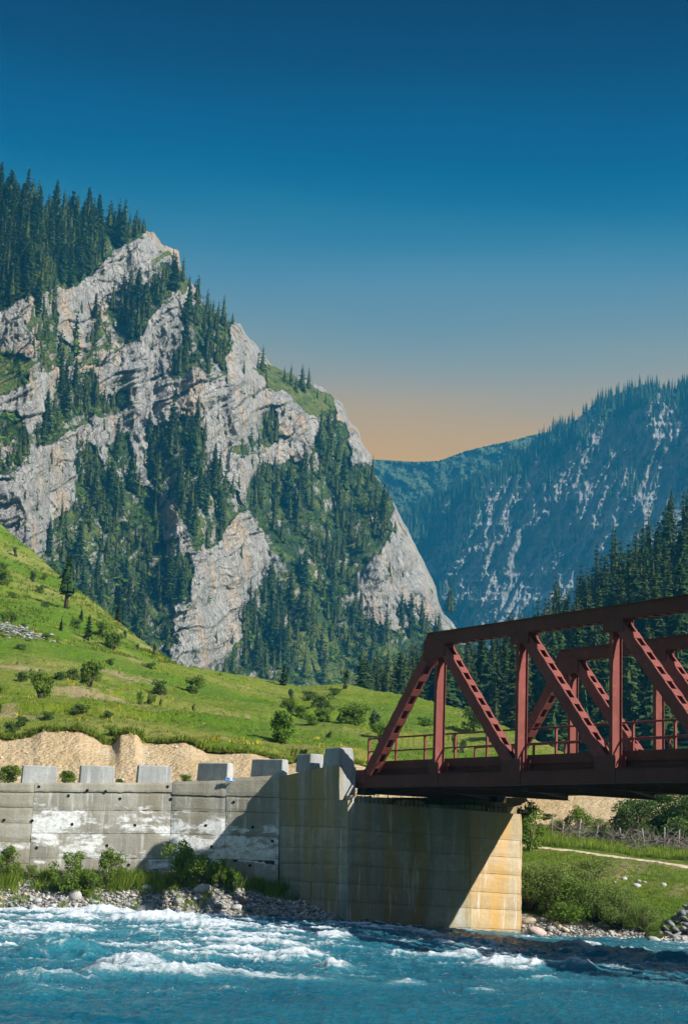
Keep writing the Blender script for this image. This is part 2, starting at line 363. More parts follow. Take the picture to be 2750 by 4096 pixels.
def build_mountain():
    x0, x1, nx, ny = -430, 1940, 620, 430
    px = np.linspace(x0, x1, nx); sl = np.array(SIL)
    top = np.interp(px, sl[:, 0], sl[:, 1]) + 9 * fbm(px / 45, px * 0, 4, 3, .65) * np.where(px > 560, 1.6, .6)
    f = np.linspace(0, 1, ny)[:, None]
    PY = 2850 + (top - 2850) * f; PX = np.broadcast_to(px, PY.shape)
    wx = PX + 26 * fbm(PX / 70, PY / 70, 4, 21, .6); wy = PY + 26 * fbm(PX / 70, PY / 70, 4, 22, .6)
    veg = np.zeros(PY.shape); 
    for p in VEG: veg = np.maximum(veg, inpoly(wx, wy, p))
    gras = np.zeros(PY.shape)
    for p in GRASSY: gras = np.maximum(gras, inpoly(wx, wy, p))
    gras = np.maximum(gras, .8 * (veg > 0) * (fbm(PX / 55, PY / 55, 4, 91, .6) > .16))
    # climb: nearly upright on rock, lying back where soil holds
    kk = np.where(veg > 0, .85, .30) + .25 * fbm(PX / 300, PY / 200, 3, 31)
    ez = ray(PX, PY)[..., 2]
    Y = np.zeros(PY.shape); Y[0] = 640 + (px - 900) * .13 + 30 * fbm(px / 420, px * 0, 3, 8)
    for i in range(1, ny): Y[i] = Y[i - 1] * (1 + np.clip(kk[i], .05, 1.2) * (ez[i] - ez[i - 1]))
    # blur sideways so that steps run on as ledges
    w = np.exp(-.5 * (np.arange(-24, 25) / 9.0) ** 2); w /= w.sum()
    Yp = np.pad(Y, ((0, 0), (24, 24)), 'edge'); Y = sum(w[k] * Yp[:, k:k + nx] for k in range(49))
    # strata dip: rising to the right
    q = PX * .86 - PY * .51; r = PX * .51 + PY * .86
    amp = np.where(veg > 0, .45, 1.0)
    wob = 60 * fbm(PX / 260, PY / 260, 3, 41)
    rel = 8 * ridged(q / 620, (r + wob) / 150, 3, 51, .5) + 7 * ridged((PX + wob) / 190, PY / 330, 4, 52, .55) * amp
    saw = ((r + wob * 1.5) / 95 + .5 * fbm(PX / 300, PY / 300, 2, 77)) % 1.0
    rel = rel + 4.0 * (saw ** 1.6 - .4) * amp * (1 - .85 * sstep(1300, 1420, PX) * sstep(1950, 2050, PY)) * sstep(-.5, .3, fbm(PX / 240, PY / 240, 2, 76))
    saw2 = ((r + wob) / 33 + .8 * fbm(PX / 90, PY / 90, 2, 78)) % 1.0
    nose = sstep(1300, 1420, PX) * sstep(1950, 2050, PY); ms = sstep(-.15, .3, fbm(PX / 160, PY / 160, 3, 79)) * (1 - nose)
    rel = rel + 1.7 * (saw2 ** 1.5 - .4) * amp * ms + nose * 2.4 * ridged((PX + .35 * PY) / 46, PY / 190, 4, 80, .6)
    rel = rel + 2.6 * ridged((PX + wob) / 62, PY / 140, 4, 53, .58) * amp + 1.1 * ridged(q / 40, r / 16, 3, 54, .6) * amp
    # side away from the valley turns back near the skyline
    sx = np.interp(PY, sl[8:, 1], sl[8:, 0]); e = np.clip(sx - PX, 0, None)
    Y = Y + 46 * np.exp(-e / 70) + 18 * np.exp(-np.clip(PY - top[None], 0, None) / 40)
    Y = Y - rel
    P = U(PX, PY, Y)
    SURF['mountain'] = (px, top, Y, ny)
    dense = np.zeros(PY.shape)
    for k in (0, 7, 8, 10): dense = np.maximum(dense, inpoly(wx, wy, VEG[k]))
    vegv = veg * .32 + dense * .08 + gras * .5 + .15 + .10 * inpoly(wx, wy, VEG[0])
    # small turf on gentle spots of the rock
    dYr = np.gradient(Y, axis=0) / (np.abs(np.gradient(P[..., 2], axis=0)) + 1e-3)
    vegv = vegv + .22 * sstep(.5, 1.6, dYr)
    m = rock_mat('limestone', (.41, .395, .36), (.29, .285, .27), (.45, .32, .20), .75, ((.018, .042, .014), (.060, .095, .024)))
    sheet('mountain', P, m, {'veg': vegv, 'turf': gras}, skirt=(14, 160, 190))
    return veg
MVEG = build_mountain()
def mountain_at(px, py):
    gx, top, Y, ny = SURF['mountain']
    i = np.clip(np.searchsorted(gx, px), 1, len(gx) - 1); t = np.interp(px, gx, top)
    f = (py - 2850) / (t - 2850); j = int(np.clip(f * (ny - 1), 0, ny - 1))
    return U(px, py, Y[j, i])

# forested mountain across the valley, mostly turned from the sun
RM_SIL = [(1500,2190),(1600,2095),(1690,2010),(1760,1975),(1870,1925),(2000,1880),(2130,1790),(2200,1725),(2290,1690),(2370,1620),(2480,1570),(2570,1540),(2640,1550),(2660,1570),(2760,1530),(2900,1480),(3200,1400)]
def build_right_mountain():
    nx, ny = 500, 330; px = np.linspace(1480, 3200, nx); sl = np.array(RM_SIL)
    top = np.interp(px, sl[:, 0], sl[:, 1]) + 10 * fbm(px / 60, px * 0, 3, 4)
    f = np.linspace(0, 1, ny)[:, None]; PY = 2720 + (top - 2720) * f; PX = np.broadcast_to(px, PY.shape)
    ez = ray(PX, PY)[..., 2]
    Y = np.zeros(PY.shape); Y[0] = 1830 - (px - 1480) * .18
    kk = .55 + .25 * fbm(PX / 200, PY / 200, 3, 61)
    for i in range(1, ny): Y[i] = Y[i - 1] * (1 + kk[i] * (ez[i] - ez[i - 1]))
    q = PX + .42 * PY                                   # ribs run down to the left
    wob = 50 * fbm(PX / 200, PY / 200, 3, 62)
    rel = 36 * ridged((q + wob) / 230, PY / 700, 3, 63, .5) + 20 * ridged((q + wob) / 90, PY / 200, 4, 64, .6) + 7 * ridged(PX / 26, PY / 50, 3, 65, .6)
    Y = Y - rel * np.clip((PY - top) / 60, .15, 1)
    P = U(PX, PY, Y); SURF['right'] = (px, top, Y, ny)
    v = .26 + .62 * fbm((q + wob) / 90, PY / 190, 4, 66, .6) + .45 * sstep(160, 0, PY - top) + .12 * sstep(2000, 1600, PX)
    SURF['right_v'] = v
    m = rock_mat('valley_rock', (.34, .335, .32), (.24, .24, .235), (.34, .27, .20), .3, ((.022, .05, .018), (.05, .085, .025)), .33, .9)
    sheet('far_mountain', P, m, {'veg': v, 'turf': 0 * v}, skirt=(8, 260, 260))
build_right_mountain()

def build_far_hill():
    sl = sc([(780,1060),(850,1048),(940,1054),(1000,1052),(1060,1030),(1120,1015),(1170,1005),(1215,992),(1400,960)])
    rows = [[(x, 2300, 2060) for x in (1360, 2500)], [(x, y, 2110) for x, y in sl]]
    P, PX, PY, YY = loft(rows, 1380, 2440, 240, 110)
    bumps = 13 * ridged(PX / 160, PY / 120, 3, 71) + 10 * np.abs(fbm(PX / 9, PY / 9, 2, 72)) + 7 * fbm(PX / 30, PY / 30, 3, 73)
    P = U(PX, PY - np.abs(fbm(PX / 7, PY / 7, 2, 74)) * 7, YY - bumps)
    n = NT('far_woods', .95, .05); v = n.pos()
    n.color(n.mix(n.ramp(n.noise(v, .04, 5, .65), [(.4, 0), (.6, 1)]), (.045, .070, .035), (.070, .095, .045)))
    n.bump(n.noise(v, .12, 6, .7), .8, 5)
    sheet('far_hill', P, n.m, {'veg': np.ones(P.shape[:2])}, skirt=(6, 120, 150))
build_far_hill()

def build_sky_blocker():
    # unseen wooded slopes, added beside and behind the viewer to block low sky light
    az = np.radians(np.linspace(72, 288, 150)); f = np.linspace(0, 1, 26)[:, None]
    d0 = 150 + 40 * fbm(az * 3, az * 0, 3, 501); d = d0[None] + 330 * f
    z = -3 + (130 + 45 * fbm(az * 2.2, az * 0 + 4, 3, 502))[None] * f ** .9 + 9 * fbm(az[None] * 14 + f * 3, f * 5 + az[None], 4, 503) * np.sin(np.pi * f)
    P = np.stack([d * np.sin(az)[None], d * np.cos(az)[None], z + 0 * d], -1)
    n = NT('sky_blocker_woods', .95, .05); v = n.pos(); n.color(n.mix(n.ramp(n.noise(v, .06, 6, .7), [(.4, 0), (.6, 1)]), (.03, .06, .02), (.10, .14, .03))); n.bump(n.noise(v, .3, 6), 1, 2)
    sheet('sky_blocker_slope', P, n.m)
build_sky_blocker()

# ------------------------------------------------------------------ grass hill, earth cutting, ground
def grass_mat(name, dry=.5, sc_=1.0, greens=((.110, .185, .014), (.190, .240, .024)), dryc=(.33, .28, .10)):
    n = NT(name, .95, .05); v = n.pos(); vx = n.pos((.5, 1, 1))
    c = n.mix(n.ramp(n.noise(v, .35 * sc_, 6, .65), [(.36, 0), (.64, 1)]), *greens)
    c = n.mix(n.math('MULTIPLY', n.ramp(n.noise(vx, .11 * sc_, 7, .75), [(.44, 0), (.62, 1)]), dry), c, dryc)
    c = n.mix(n.math('MULTIPLY', n.ramp(n.noise(v, .05 * sc_, 4, .6), [(.44, 0), (.60, 1)]), .75), c, (.085, .185, .014))
    c = n.mix(n.math('MULTIPLY', n.ramp(n.noise(v, 2.2 * sc_, 4, .7), [(.52, 0), (.66, 1)]), .55), c, (.055, .10, .014))
    c = n.mix(n.math('MULTIPLY', n.ramp(n.noise(v, 1.3 * sc_, 5, .7), [(.60, 0), (.68, 1)]), .3), c, (.36, .33, .06))
    sl = n.attr('soil'); c = n.mix(n.math('MULTIPLY', sl, n.ramp(n.noise(v, .6, 6, .7), [(.42, 0), (.5, 1)])), c, (.42, .31, .19))
    n.color(c); n.bump(n.math('ADD', n.noise(v, 1.6 * sc_, 7, .75), n.math('MULTIPLY', n.noise(v, .3, 4), .8)), 1.0, .55)
    return n.m
MAT['hillgrass'] = grass_mat('hill_grass', .65)
CUT = [(x * .6378, 2400 + y * .6378) for x, y in [(-700,840),(-420,870),(-200,850),(0,862),(40,872),(200,850),(262,812),(350,815),(500,815),(560,842),(640,885),(690,905),(722,892),(758,835),(800,832),(850,826),(900,886),(960,895),(1050,895),(1150,885),(1200,900),(1300,955),(1400,962),(1568,950)]] + [(1080,3030),(1160,3055),(1230,3030),(1330,3046),(1420,3052),(1500,3075),(1700,3110),(2000,3140),(2300,3160)]
FOLD = [(-450,2535,126),(-150,2545,128),(0,2547,128),(130,2553,130),(395,2604,134),(575,2642,140),(670,2652,145),(1000,2706,158),(1200,2742,160),(1380,2735,160),(1500,2765,158),(1660,2790,152),(1850,2842,144),(1950,2875,138),(2200,2985,125),(2400,3080,118)]
RIDGE = [(-450,1720,280),(-150,1960,255),(0,2095,245),(160,2232,228),(300,2352,212),(440,2462,198),(610,2592,180),(700,2655,172),(900,2720,166)]
def build_hill():
    CY = lambda x: 83.5 + .003 * max(0, x - 900)
    cxs, cys = zip(*CUT); smooth = lambda x: float(np.mean([np.interp(x + d, cxs, cys) for d in range(-180, 181, 30)]))
    rows = [[(x, y, CY(x)) for x, y in CUT],
            [(x, smooth(x) * .9 + np.interp(x, [f[0] for f in FOLD], [f[1] for f in FOLD]) * .1, 87.0) for x in np.linspace(-450, 2300, 66)],
            [(x, smooth(x) * .62 + np.interp(x, [f[0] for f in FOLD], [f[1] for f in FOLD]) * .38, 99) for x in np.linspace(-450, 2300, 66)], FOLD]
    P, PX, PY, YY = loft(rows, -430, 2280, 500, 220)
    X, Yw = P[..., 0], P[..., 1]
    fade = np.linspace(0, 1, 220)[:, None]
    bumpz = 1.1 * fbm(X / 16, Yw / 9, 4, 81) * np.clip(fade * 4, 0, 1) * np.clip((1 - fade) * 6 + .15, 0, 1)
    terr = .5 * (((P[..., 2] + 1.5 * fbm(X / 25, Yw / 25, 3, 82)) / 2.6) % 1.0) * np.clip(fade * 5, 0, 1) * np.clip((1 - fade) * 5, 0, 1)
    P[..., 2] += bumpz - terr * .9 + .16 * fbm(X / 1.2, Yw / 1.2, 3, 83)
    soil = .9 * sstep(.06, .0, fade + 0 * X) + .8 * sstep(.18, .42, fbm(X / 9, Yw / 5, 4, 84, .6)) * (PX < 1000)
    sheet('hill', P, MAT['hillgrass'], {'soil': soil}, skirt=(8, 45, 30))
    SURF['hill'] = P
    rows = [[(x, y + 60, Y + 4) for x, y, Y in FOLD if x < 1000], [(-450,2220,192),(-150,2300,185),(0,2330,182),(400,2520,170),(700,2690,166),(1000,2760,162)], RIDGE]
    P, PX, PY, YY = loft(rows, -430, 880, 300, 180)
    X, Yw = P[..., 0], P[..., 1]; fade = np.linspace(0, 1, 180)[:, None]
    P[..., 2] += (1.6 * fbm(X / 22, Yw / 16, 4, 85) + .25 * fbm(X / 2, Yw / 2, 3, 86)) * np.clip((1 - fade) * 6 + .2, 0, 1)
    soil = .5 * sstep(.25, .5, fbm(X / 14, Yw / 9, 4, 87, .6))
    sheet('hill_behind', P, MAT['hillgrass'], {'soil': soil}, skirt=(8, 60, 60))
    SURF['hill2'] = P
    # bare earth cutting above the road
    cx = np.array([c[0] for c in CUT]); cy = np.array([c[1] for c in CUT])
    xs = np.linspace(-430, 2280, 460)
    rows = [[(x, 3190, 75.5) for x in (-430, 1000, 1400, 2280)], [(x, 3125, 77.5) for x in (-430, 1000, 1400, 2280)], [(x, np.interp(x, cx, cy) + 2, CY(x) + .05) for x in xs]]
    P, PX, PY, YY = loft(rows, -430, 2280, 460, 110)
    f = np.linspace(0, 1, 110)[:, None]; env = np.sin(np.pi * np.clip(f, 0, 1)) ** .5
    gul = .30 * ridged(PX / 130 + .3 * fbm(PX / 60, PY / 60, 2, 91), PY / 420, 3, 92, .55) + .13 * fbm(PX / 40, PY / 60, 4, 93, .6) + .07 * fbm(PX / 9, PY / 9, 3, 94)
    P = U(PX, PY, YY - gul * env)
    n = NT('bare_earth', .95, .05); v = n.pos()
    c = n.mix(n.ramp(n.noise(n.pos((1, 1, .3)), .5, 6, .65), [(.35, 0), (.65, 1)]), (.45, .32, .17), (.54, .415, .25))
    c = n.mix(n.math('MULTIPLY', n.ramp(n.noise(n.pos((1, 1, .25)), .9, 6, .7), [(.55, 0), (.72, 1)]), .8), c, (.54, .45, .33))
    c = n.mix(n.math('MULTIPLY', n.ramp(n.voro(v, 3.2), [(.06, 1), (.14, 0)]), .3), c, (.62, .57, .48))
    c = n.mix(n.math('MULTIPLY', n.ramp(n.noise(v, 2.4, 5, .7), [(.60, 0), (.67, 1)]), .45), c, (.17, .17, .07))
    n.color(c); n.bump(n.math('ADD', n.noise(v, 2.2, 8, .7), n.math('MULTIPLY', n.voro(v, 5), -.3)), 1, .3)
    MAT['earth'] = n.m
    sheet('earth_cutting', P, n.m, kind='structure')
build_hill()

def build_forest_floor():
    top = [(1500,2790,470),(1700,2740,480),(1900,2720,480),(2050,2660,470),(2150,2600,460),(2250,2530,455),(2330,2450,450),(2500,2350,430),(2750,2220,410),(2950,2120,400),(3300,1960,390)]
    rows = [[(x, 3110, 205) for x in (1400, 3300)], [(1400,2960,270),(2000,2900,270),(2400,2800,262),(2950,2650,250),(3300,2540,245)], top]
    P, PX, PY, YY = loft(rows, 1420, 3300, 200, 110)
    P[..., 2] += 4 * fbm(P[..., 0] / 25, P[..., 1] / 25, 4, 95)
    n = NT('forest_floor', .95, .05); v = n.pos()
    n.color(n.mix(n.ramp(n.noise(v, .25, 6, .7), [(.4, 0), (.62, 1)]), (.018, .04, .014), (.055, .09, .022))); n.bump(n.noise(v, .6, 6, .7), 1, 1.2)
    sheet('forest_slope', P, n.m, skirt=(8, 120, 120)); SURF['forest'] = (P, PX, PY)
    # valley floor sheet under everything
    g = np.array([[-6000, -300, -4.0], [6000, -300, -4.0], [6000, 4900, -4.0], [-6000, 4900, -4.0]])
    o = link('ground', raw_mesh('ground', g, [[0, 1, 2, 3]]), MAT['hillgrass']); tag(o, kind='structure')
build_forest_floor()
# ------------------------------------------------------------------ concrete: retaining wall, abutment, guard blocks
def concrete(name, base, tint=None, white=0.0, rust=0.0, dark=.5, wet=None, lime=1.0):
    n = NT(name, .9, .15); v = n.pos(); vs = n.pos((2.2, 2.2, .22)); vb = n.pos((.6, .6, 1.6))
    c = n.mix(n.ramp(n.noise(v, .55, 7, .65), [(.33, 0), (.67, 1)]), [x * .72 for x in base], [x * 1.12 for x in base])
    c = n.mix(n.math('MULTIPLY', n.math('SUBTRACT', 1.0, n.objrand()), .45), c, [base[0] * .68, base[1] * .69, base[2] * .70])
    c = n.mix(n.math('MULTIPLY', n.ramp(n.noise(vs, 1.0, 6, .6), [(.45, 0), (.62, 1)]), dark), c, [x * .5 for x in base])       # run-off streaks
    c = n.mix(n.math('MULTIPLY', n.ramp(n.noise(v, 5, 7, .75), [(.42, 0), (.62, 1)]), .5), c, [x * .6 for x in base])
    c = n.mix(n.math('MULTIPLY', n.ramp(n.noise(n.pos((1, 1, 1.3)), .5, 6, .7), [(.46, 0), (.60, 1)]), dark * .5), c, [x * .55 for x in base])
    if tint: c = n.mix(n.math('MULTIPLY', n.ramp(n.noise(n.pos((1.3, 1.3, .10)), .8, 5, .6), [(.42, 0), (.60, 1)]), rust), c, tint)
    if white:
        wz = n.maprange(n.math('ABSOLUTE', n.math('SUBTRACT', n.axis(2), 3.2)), .6, 1.9, .08, -.16)
        wm = n.ramp(n.math('ADD', n.math('ADD', n.noise(vb, 1.1, 9, .7, .3), wz), n.math('MULTIPLY', n.math('SUBTRACT', n.objrand(), .5), .10)), [(.535, 0), (.60, 1)])
        wm = n.math('MULTIPLY', wm, lime)
        wm = n.math('MULTIPLY', wm, n.ramp(n.noise(v, 6, 5, .7), [(.30, .25), (.55, 1)]))
        ws = n.math('MULTIPLY', n.ramp(n.noise(n.pos((3.4, 3.4, .30)), 1.0, 6, .7), [(.56, 0), (.68, 1)]), .6)
        c = n.mix(n.math('MULTIPLY', n.math('MAXIMUM', wm, ws), white), c, (.74, .75, .74))
    if wet is not None:
        c = n.mix(n.maprange(n.math('ADD', n.axis(2), n.math('MULTIPLY', n.noise(v, 1.2, 4), .35)), wet, wet + .22, .75, 0), c, (.06, .058, .045))
    n.color(c)
    n.bump(n.math('ADD', n.noise(v, 9, 8, .72), n.math('MULTIPLY', n.noise(n.pos((1, 1, 6)), 2.2, 4, .6), .35)), .55, .035)
    return n.m
MAT['con'] = concrete('wall_concrete', (.45, .43, .37), (.24, .215, .15), 1.0, .65, .9)
MAT['con_cope'] = concrete('coping_concrete', (.48, .45, .375), (.25, .225, .15), .15, .5, .7)
MAT['con_ab'] = concrete('abutment_concrete', (.385, .37, .31), (.29, .205, .05), .75, .75, .9, .12, .12)
MAT['con_oc'] = concrete('ochre_concrete', (.52, .41, .25), (.52, .30, .08), .75, .75, .35, .10, .15)
MAT['con_block'] = concrete('block_concrete', (.40, .41, .395), None, .5, 0, .7, None, .4)
MAT['gap'] = plain('joint_shadow', (.05, .048, .042), .2, 3)
MAT['pipe'] = plain('drain_hole_dark', (.012, .012, .012), .2, 3)  # black of the solid plugs stands for the shade inside the drain holes
MAT['rebar'] = plain('rebar_steel', (.035, .025, .02), .3, 6)

def panel(name, bl, br, tr, tl, mat, parent, thick=.12, proud=0.0, n=(14, 5), rough=.008, seed=0, gap=.012, ragged=0.0):
    """one cast lift of concrete: slab with worn edges, standing a little proud or back"""
    bl, br, tr, tl = [np.asarray(p, float) for p in (bl, br, tr, tl)]
    e = br - bl; e /= np.linalg.norm(e); nrm = np.cross(e, Z3); nrm[2] = 0; nrm /= np.linalg.norm(nrm)
    nx, ny = n; u = np.linspace(0, 1, nx); w = np.linspace(0, 1, ny)
    L = np.linalg.norm(br - bl); H = np.linalg.norm(tl - bl)
    uu = gap / L + u * (1 - 2 * gap / L); ww = gap / H + w * (1 - 2 * gap / H)
    Ug, Wg = np.meshgrid(uu, ww)
    P = (bl[None, None] * ((1 - Ug) * (1 - Wg))[..., None] + br * (Ug * (1 - Wg))[..., None] + tr * (Ug * Wg)[..., None] + tl * ((1 - Ug) * Wg)[..., None])
    s = Ug * L; t = Wg * H
    ns = fbm(s * 1.3 + seed * 7.1, t * 1.3 + seed * 3.3, 3, 101)
    off = proud + rough * ns * 2.0
    ed = np.minimum(np.minimum(u, 1 - u)[None] * (nx - 1), (np.minimum(w, 1 - w) * (ny - 1))[:, None])
    off = off - np.where(ed < .5, .016 + .012 * np.abs(fbm(s * 6 + seed, t * 6, 2, 103)), 0)
    if ragged: P[0, :, 2] += ragged * fbm(s[0] * 2.4 + seed, s[0] * 0, 4, 105, .7); P[-1, :, 2] += ragged * .5 * fbm(s[0] * 2.2 + seed, s[0] * 0 + 5, 3, 106, .7)
    P = P + nrm * off[..., None]
    B = P - nrm * (off[..., None] + thick)
    V = np.concatenate([P.reshape(-1, 3), B.reshape(-1, 3)]); N = nx * ny
    q = grid_faces(ny, nx); Q = [q]
    ring = list(range(nx)) + [nx * k + nx - 1 for k in range(1, ny)] + [nx * (ny - 1) + k for k in range(nx - 2, -1, -1)] + [nx * k for k in range(ny - 2, 0, -1)]
    ring = np.array(ring); r2 = np.roll(ring, -1); Q.append(np.stack([r2, ring, ring + N, r2 + N], -1))
    Q = np.concatenate(Q)
    me = raw_mesh(name, V - parent_loc(parent), Q, False)
    return link(name, me, mat, parent)

# plan of the wall: three straight runs, seen at photo columns -60, 690, 1118
WALLP = [(-420, 70.0), (-80, 70.2), (140, 70.3), (690, 70.7), (905, 70.4), (1116, 70.0)]
def wall_pt(px, py):
    Y = np.interp(px, [w[0] for w in WALLP], [w[1] for w in WALLP]); return U(px, py, Y)
def build_wall():
    root = empty('retaining_wall', wall_pt(500, 3560), 'weathered concrete retaining wall with white lime patches and round drain holes', 'wall')
    cols = [  # left/right photo columns at top and foot, joints from top to foot
        ((-420, -450), (-80, -110), [3131, 3166, 3226, 3290, 3366, 3450, 3640]),
        ((-80, -110), (140, 104), [3131, 3166, 3226, 3290, 3366, 3450, 3640], ),
        ((140, 104), (690, 668), [3130, 3167, 3240, 3332, 3432, 3640]),
        ((690, 668), (906, 890), [3126, 3178, 3242, 3334, 3430, 3640]),
        ((906, 890), (1118, 1110), [3113, 3182, 3245, 3340, 3436, 3640]),
    ]
    k = 0
    for (lt, lb), (rt, rb), js in cols:
        for j in range(len(js) - 1):
            y0, y1 = js[j], js[j + 1]
            ra = (y0 - 3130) / 510; rb_ = (y1 - 3130) / 510
            xl0, xl1 = lt + (lb - lt) * ra, lt + (lb - lt) * rb_; xr0, xr1 = rt + (rb - rt) * ra, rt + (rb - rt) * rb_
            d = 8 if lt > 600 else 3
            sl = -14 if (j == 0 and lt > 850) else (-6 if (j == 0 and lt > 600) else 0)
            tl, tr = wall_pt(xl0, y0), wall_pt(xr0, y0 + sl + (d if j else 0)); bl, br = wall_pt(xl1, y1), wall_pt(xr1, y1 + d)
            panel('coping' if j == 0 else 'panel', bl, br, tr, tl, MAT['con_cope' if j == 0 or (lt < 0 and j < 4) else 'con'], root,
                  proud=(.05 if j == 0 else RNG.uniform(-.012, .015)), seed=k, n=(36 if rt - lt > 400 else 16, 6), gap=.008, ragged=.05 if j in (0, 1) else .022, thick=.2)
            k += 1
    # the mass of the wall behind its lifts
    mb = MB(); xs = [-420, -82, 140, 690, 905, 1112]
    tops = [3137, 3135, 3134, 3131, 3121, 3104]
    for a in range(5):
        A, B = wall_pt(xs[a], tops[a]), wall_pt(xs[a + 1], tops[a + 1]); e = B - A; e[2] = 0; e /= np.linalg.norm(e); nr = np.cross(Z3, e)
        o = nr * .05
        base = [A + o, B + o, B + nr * .75, A + nr * .75]
        lo = [np.array([p[0], p[1], -1.0]) for p in base]; mb.prism(lo, base)
    mb.build('core', MAT['gap'], root)
    holes = [(198,310),(345,355),(532,333),(603,370),(842,310),(858,372),(1173,387),(22,477),(163,480),(363,498),(678,503),(1033,504),(1268,513),(185,617),(538,605),(838,618),(1062,610),(1366,583),(647,702),(1254,705),(14,640),(440,328)]
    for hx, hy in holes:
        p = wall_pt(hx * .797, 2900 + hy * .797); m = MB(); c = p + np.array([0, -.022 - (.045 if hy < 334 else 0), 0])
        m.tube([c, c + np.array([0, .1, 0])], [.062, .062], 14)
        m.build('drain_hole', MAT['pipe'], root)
    return root
build_wall()

def guard_block(x0, x1, y0, y1, Y0, Y1, label, th=.5, taper=.03, kind=0):
    """front edge from photo column x0 (distance Y0) to x1 (Y1), top y0, foot y1"""
    A, B = U(x0, y1, Y0), U(x1, y1, Y1); zt = .5 * (U(x0, y0, Y0)[2] + U(x1, y0, Y1)[2]); zb = min(A[2], B[2]) - .04
    e = B - A; e[2] = 0; L = np.linalg.norm(e); e /= L; nr = np.cross(Z3, e); c = (A + B) / 2; c[2] = zb
    root = c + nr * th / 2
    bm = []; H = zt - zb; n = 5
    V = []; Q = []
    def fr(u, w, d):  # u along, w up, d depth
        s = 1 - taper * w; return root + e * (u - .5) * L * s + nr * (d - .5) * th * (1 - taper * 4 * w) + Z3 * H * w
    # rounded-edge block: bevel ring
    b = .035
    def prof(w, inset):
        return [(inset, w, 0), (1 - inset, w, 0), (1, w, inset * L / th), (1, w, 1 - inset * L / th), (1 - inset, w, 1), (inset, w, 1), (0, w, 1 - inset * L / th), (0, w, inset * L / th)]
    rings = [(0, b / L), (.5, b / L), (1 - b / H, b / L)]
    P = []
    for w, i in rings: P += [fr(*q) for q in prof(w, i)]
    P += [fr(.5 + (q[0] - .5) * (1 - 2 * b / L), 1.0, .5 + (q[2] - .5) * (1 - 2 * b / th)) for q in prof(1, b / L)]
    Fc = [tuple(range(8))[::-1]]
    for k in range(3): Fc += [(k * 8 + i, k * 8 + (i + 1) % 8, (k + 1) * 8 + (i + 1) % 8, (k + 1) * 8 + i) for i in range(8)]
    Fc.append(tuple(24 + i for i in range(8)))
    m = MB().add(P, Fc); me = m.mesh('guard_block', root - Z3 * 0)
    o = link('guard_block', me, MAT['con_block'], None, root)
    return tag(o, label, 'guard block', 'concrete guard blocks along the road edge')
wy = lambda x: float(np.interp(x, [w[0] for w in WALLP], [w[1] for w in WALLP])) + .12
guard_block(86, 229, 3063, 3131, wy(86) - .15, wy(229) + .15, 'pale guard block on the wall coping, farthest of the row from the bridge')
guard_block(319, 458, 3063, 3131, wy(319) - .15, wy(458) + .15, 'pale guard block on the wall coping, second farthest from the bridge')
guard_block(549, 686, 3062, 3130, wy(549) - .12, wy(686) + .15, 'pale guard block on the wall coping, directly below the rounded green bush slope')
guard_block(785, 909, 3051, 3119, wy(785) + .55, wy(909) - .05, 'grey guard block with blue rag lying beside its foot')
guard_block(1000, 1128, 3036, 3106, wy(1000) + .6, wy(1128) - .05, 'grey guard block on the sloping coping, third from the bridge end')
R0, R1, R2 = np.array([U(1116, 3500, 70.0)[0], 70.0]), np.array([U(1390, 3500, 66.6)[0], 66.6]), np.array([U(2083, 3500, 70.3)[0], 70.3])
def on_return(px): return float(np.interp(px, [1116, 1390], [70.0, 66.6]))
guard_block(1180, 1237, 3015, 3082, on_return(1180) + .25, on_return(1237) + .1, 'narrow dark faced guard block beside the tall end block', th=.75)
guard_block(1287, 1352, 2990, 3066, on_return(1287) + .2, on_return(1352) + .05, 'tallest guard block at the end of the wing wall beside the bridge', th=.85, taper=.06)

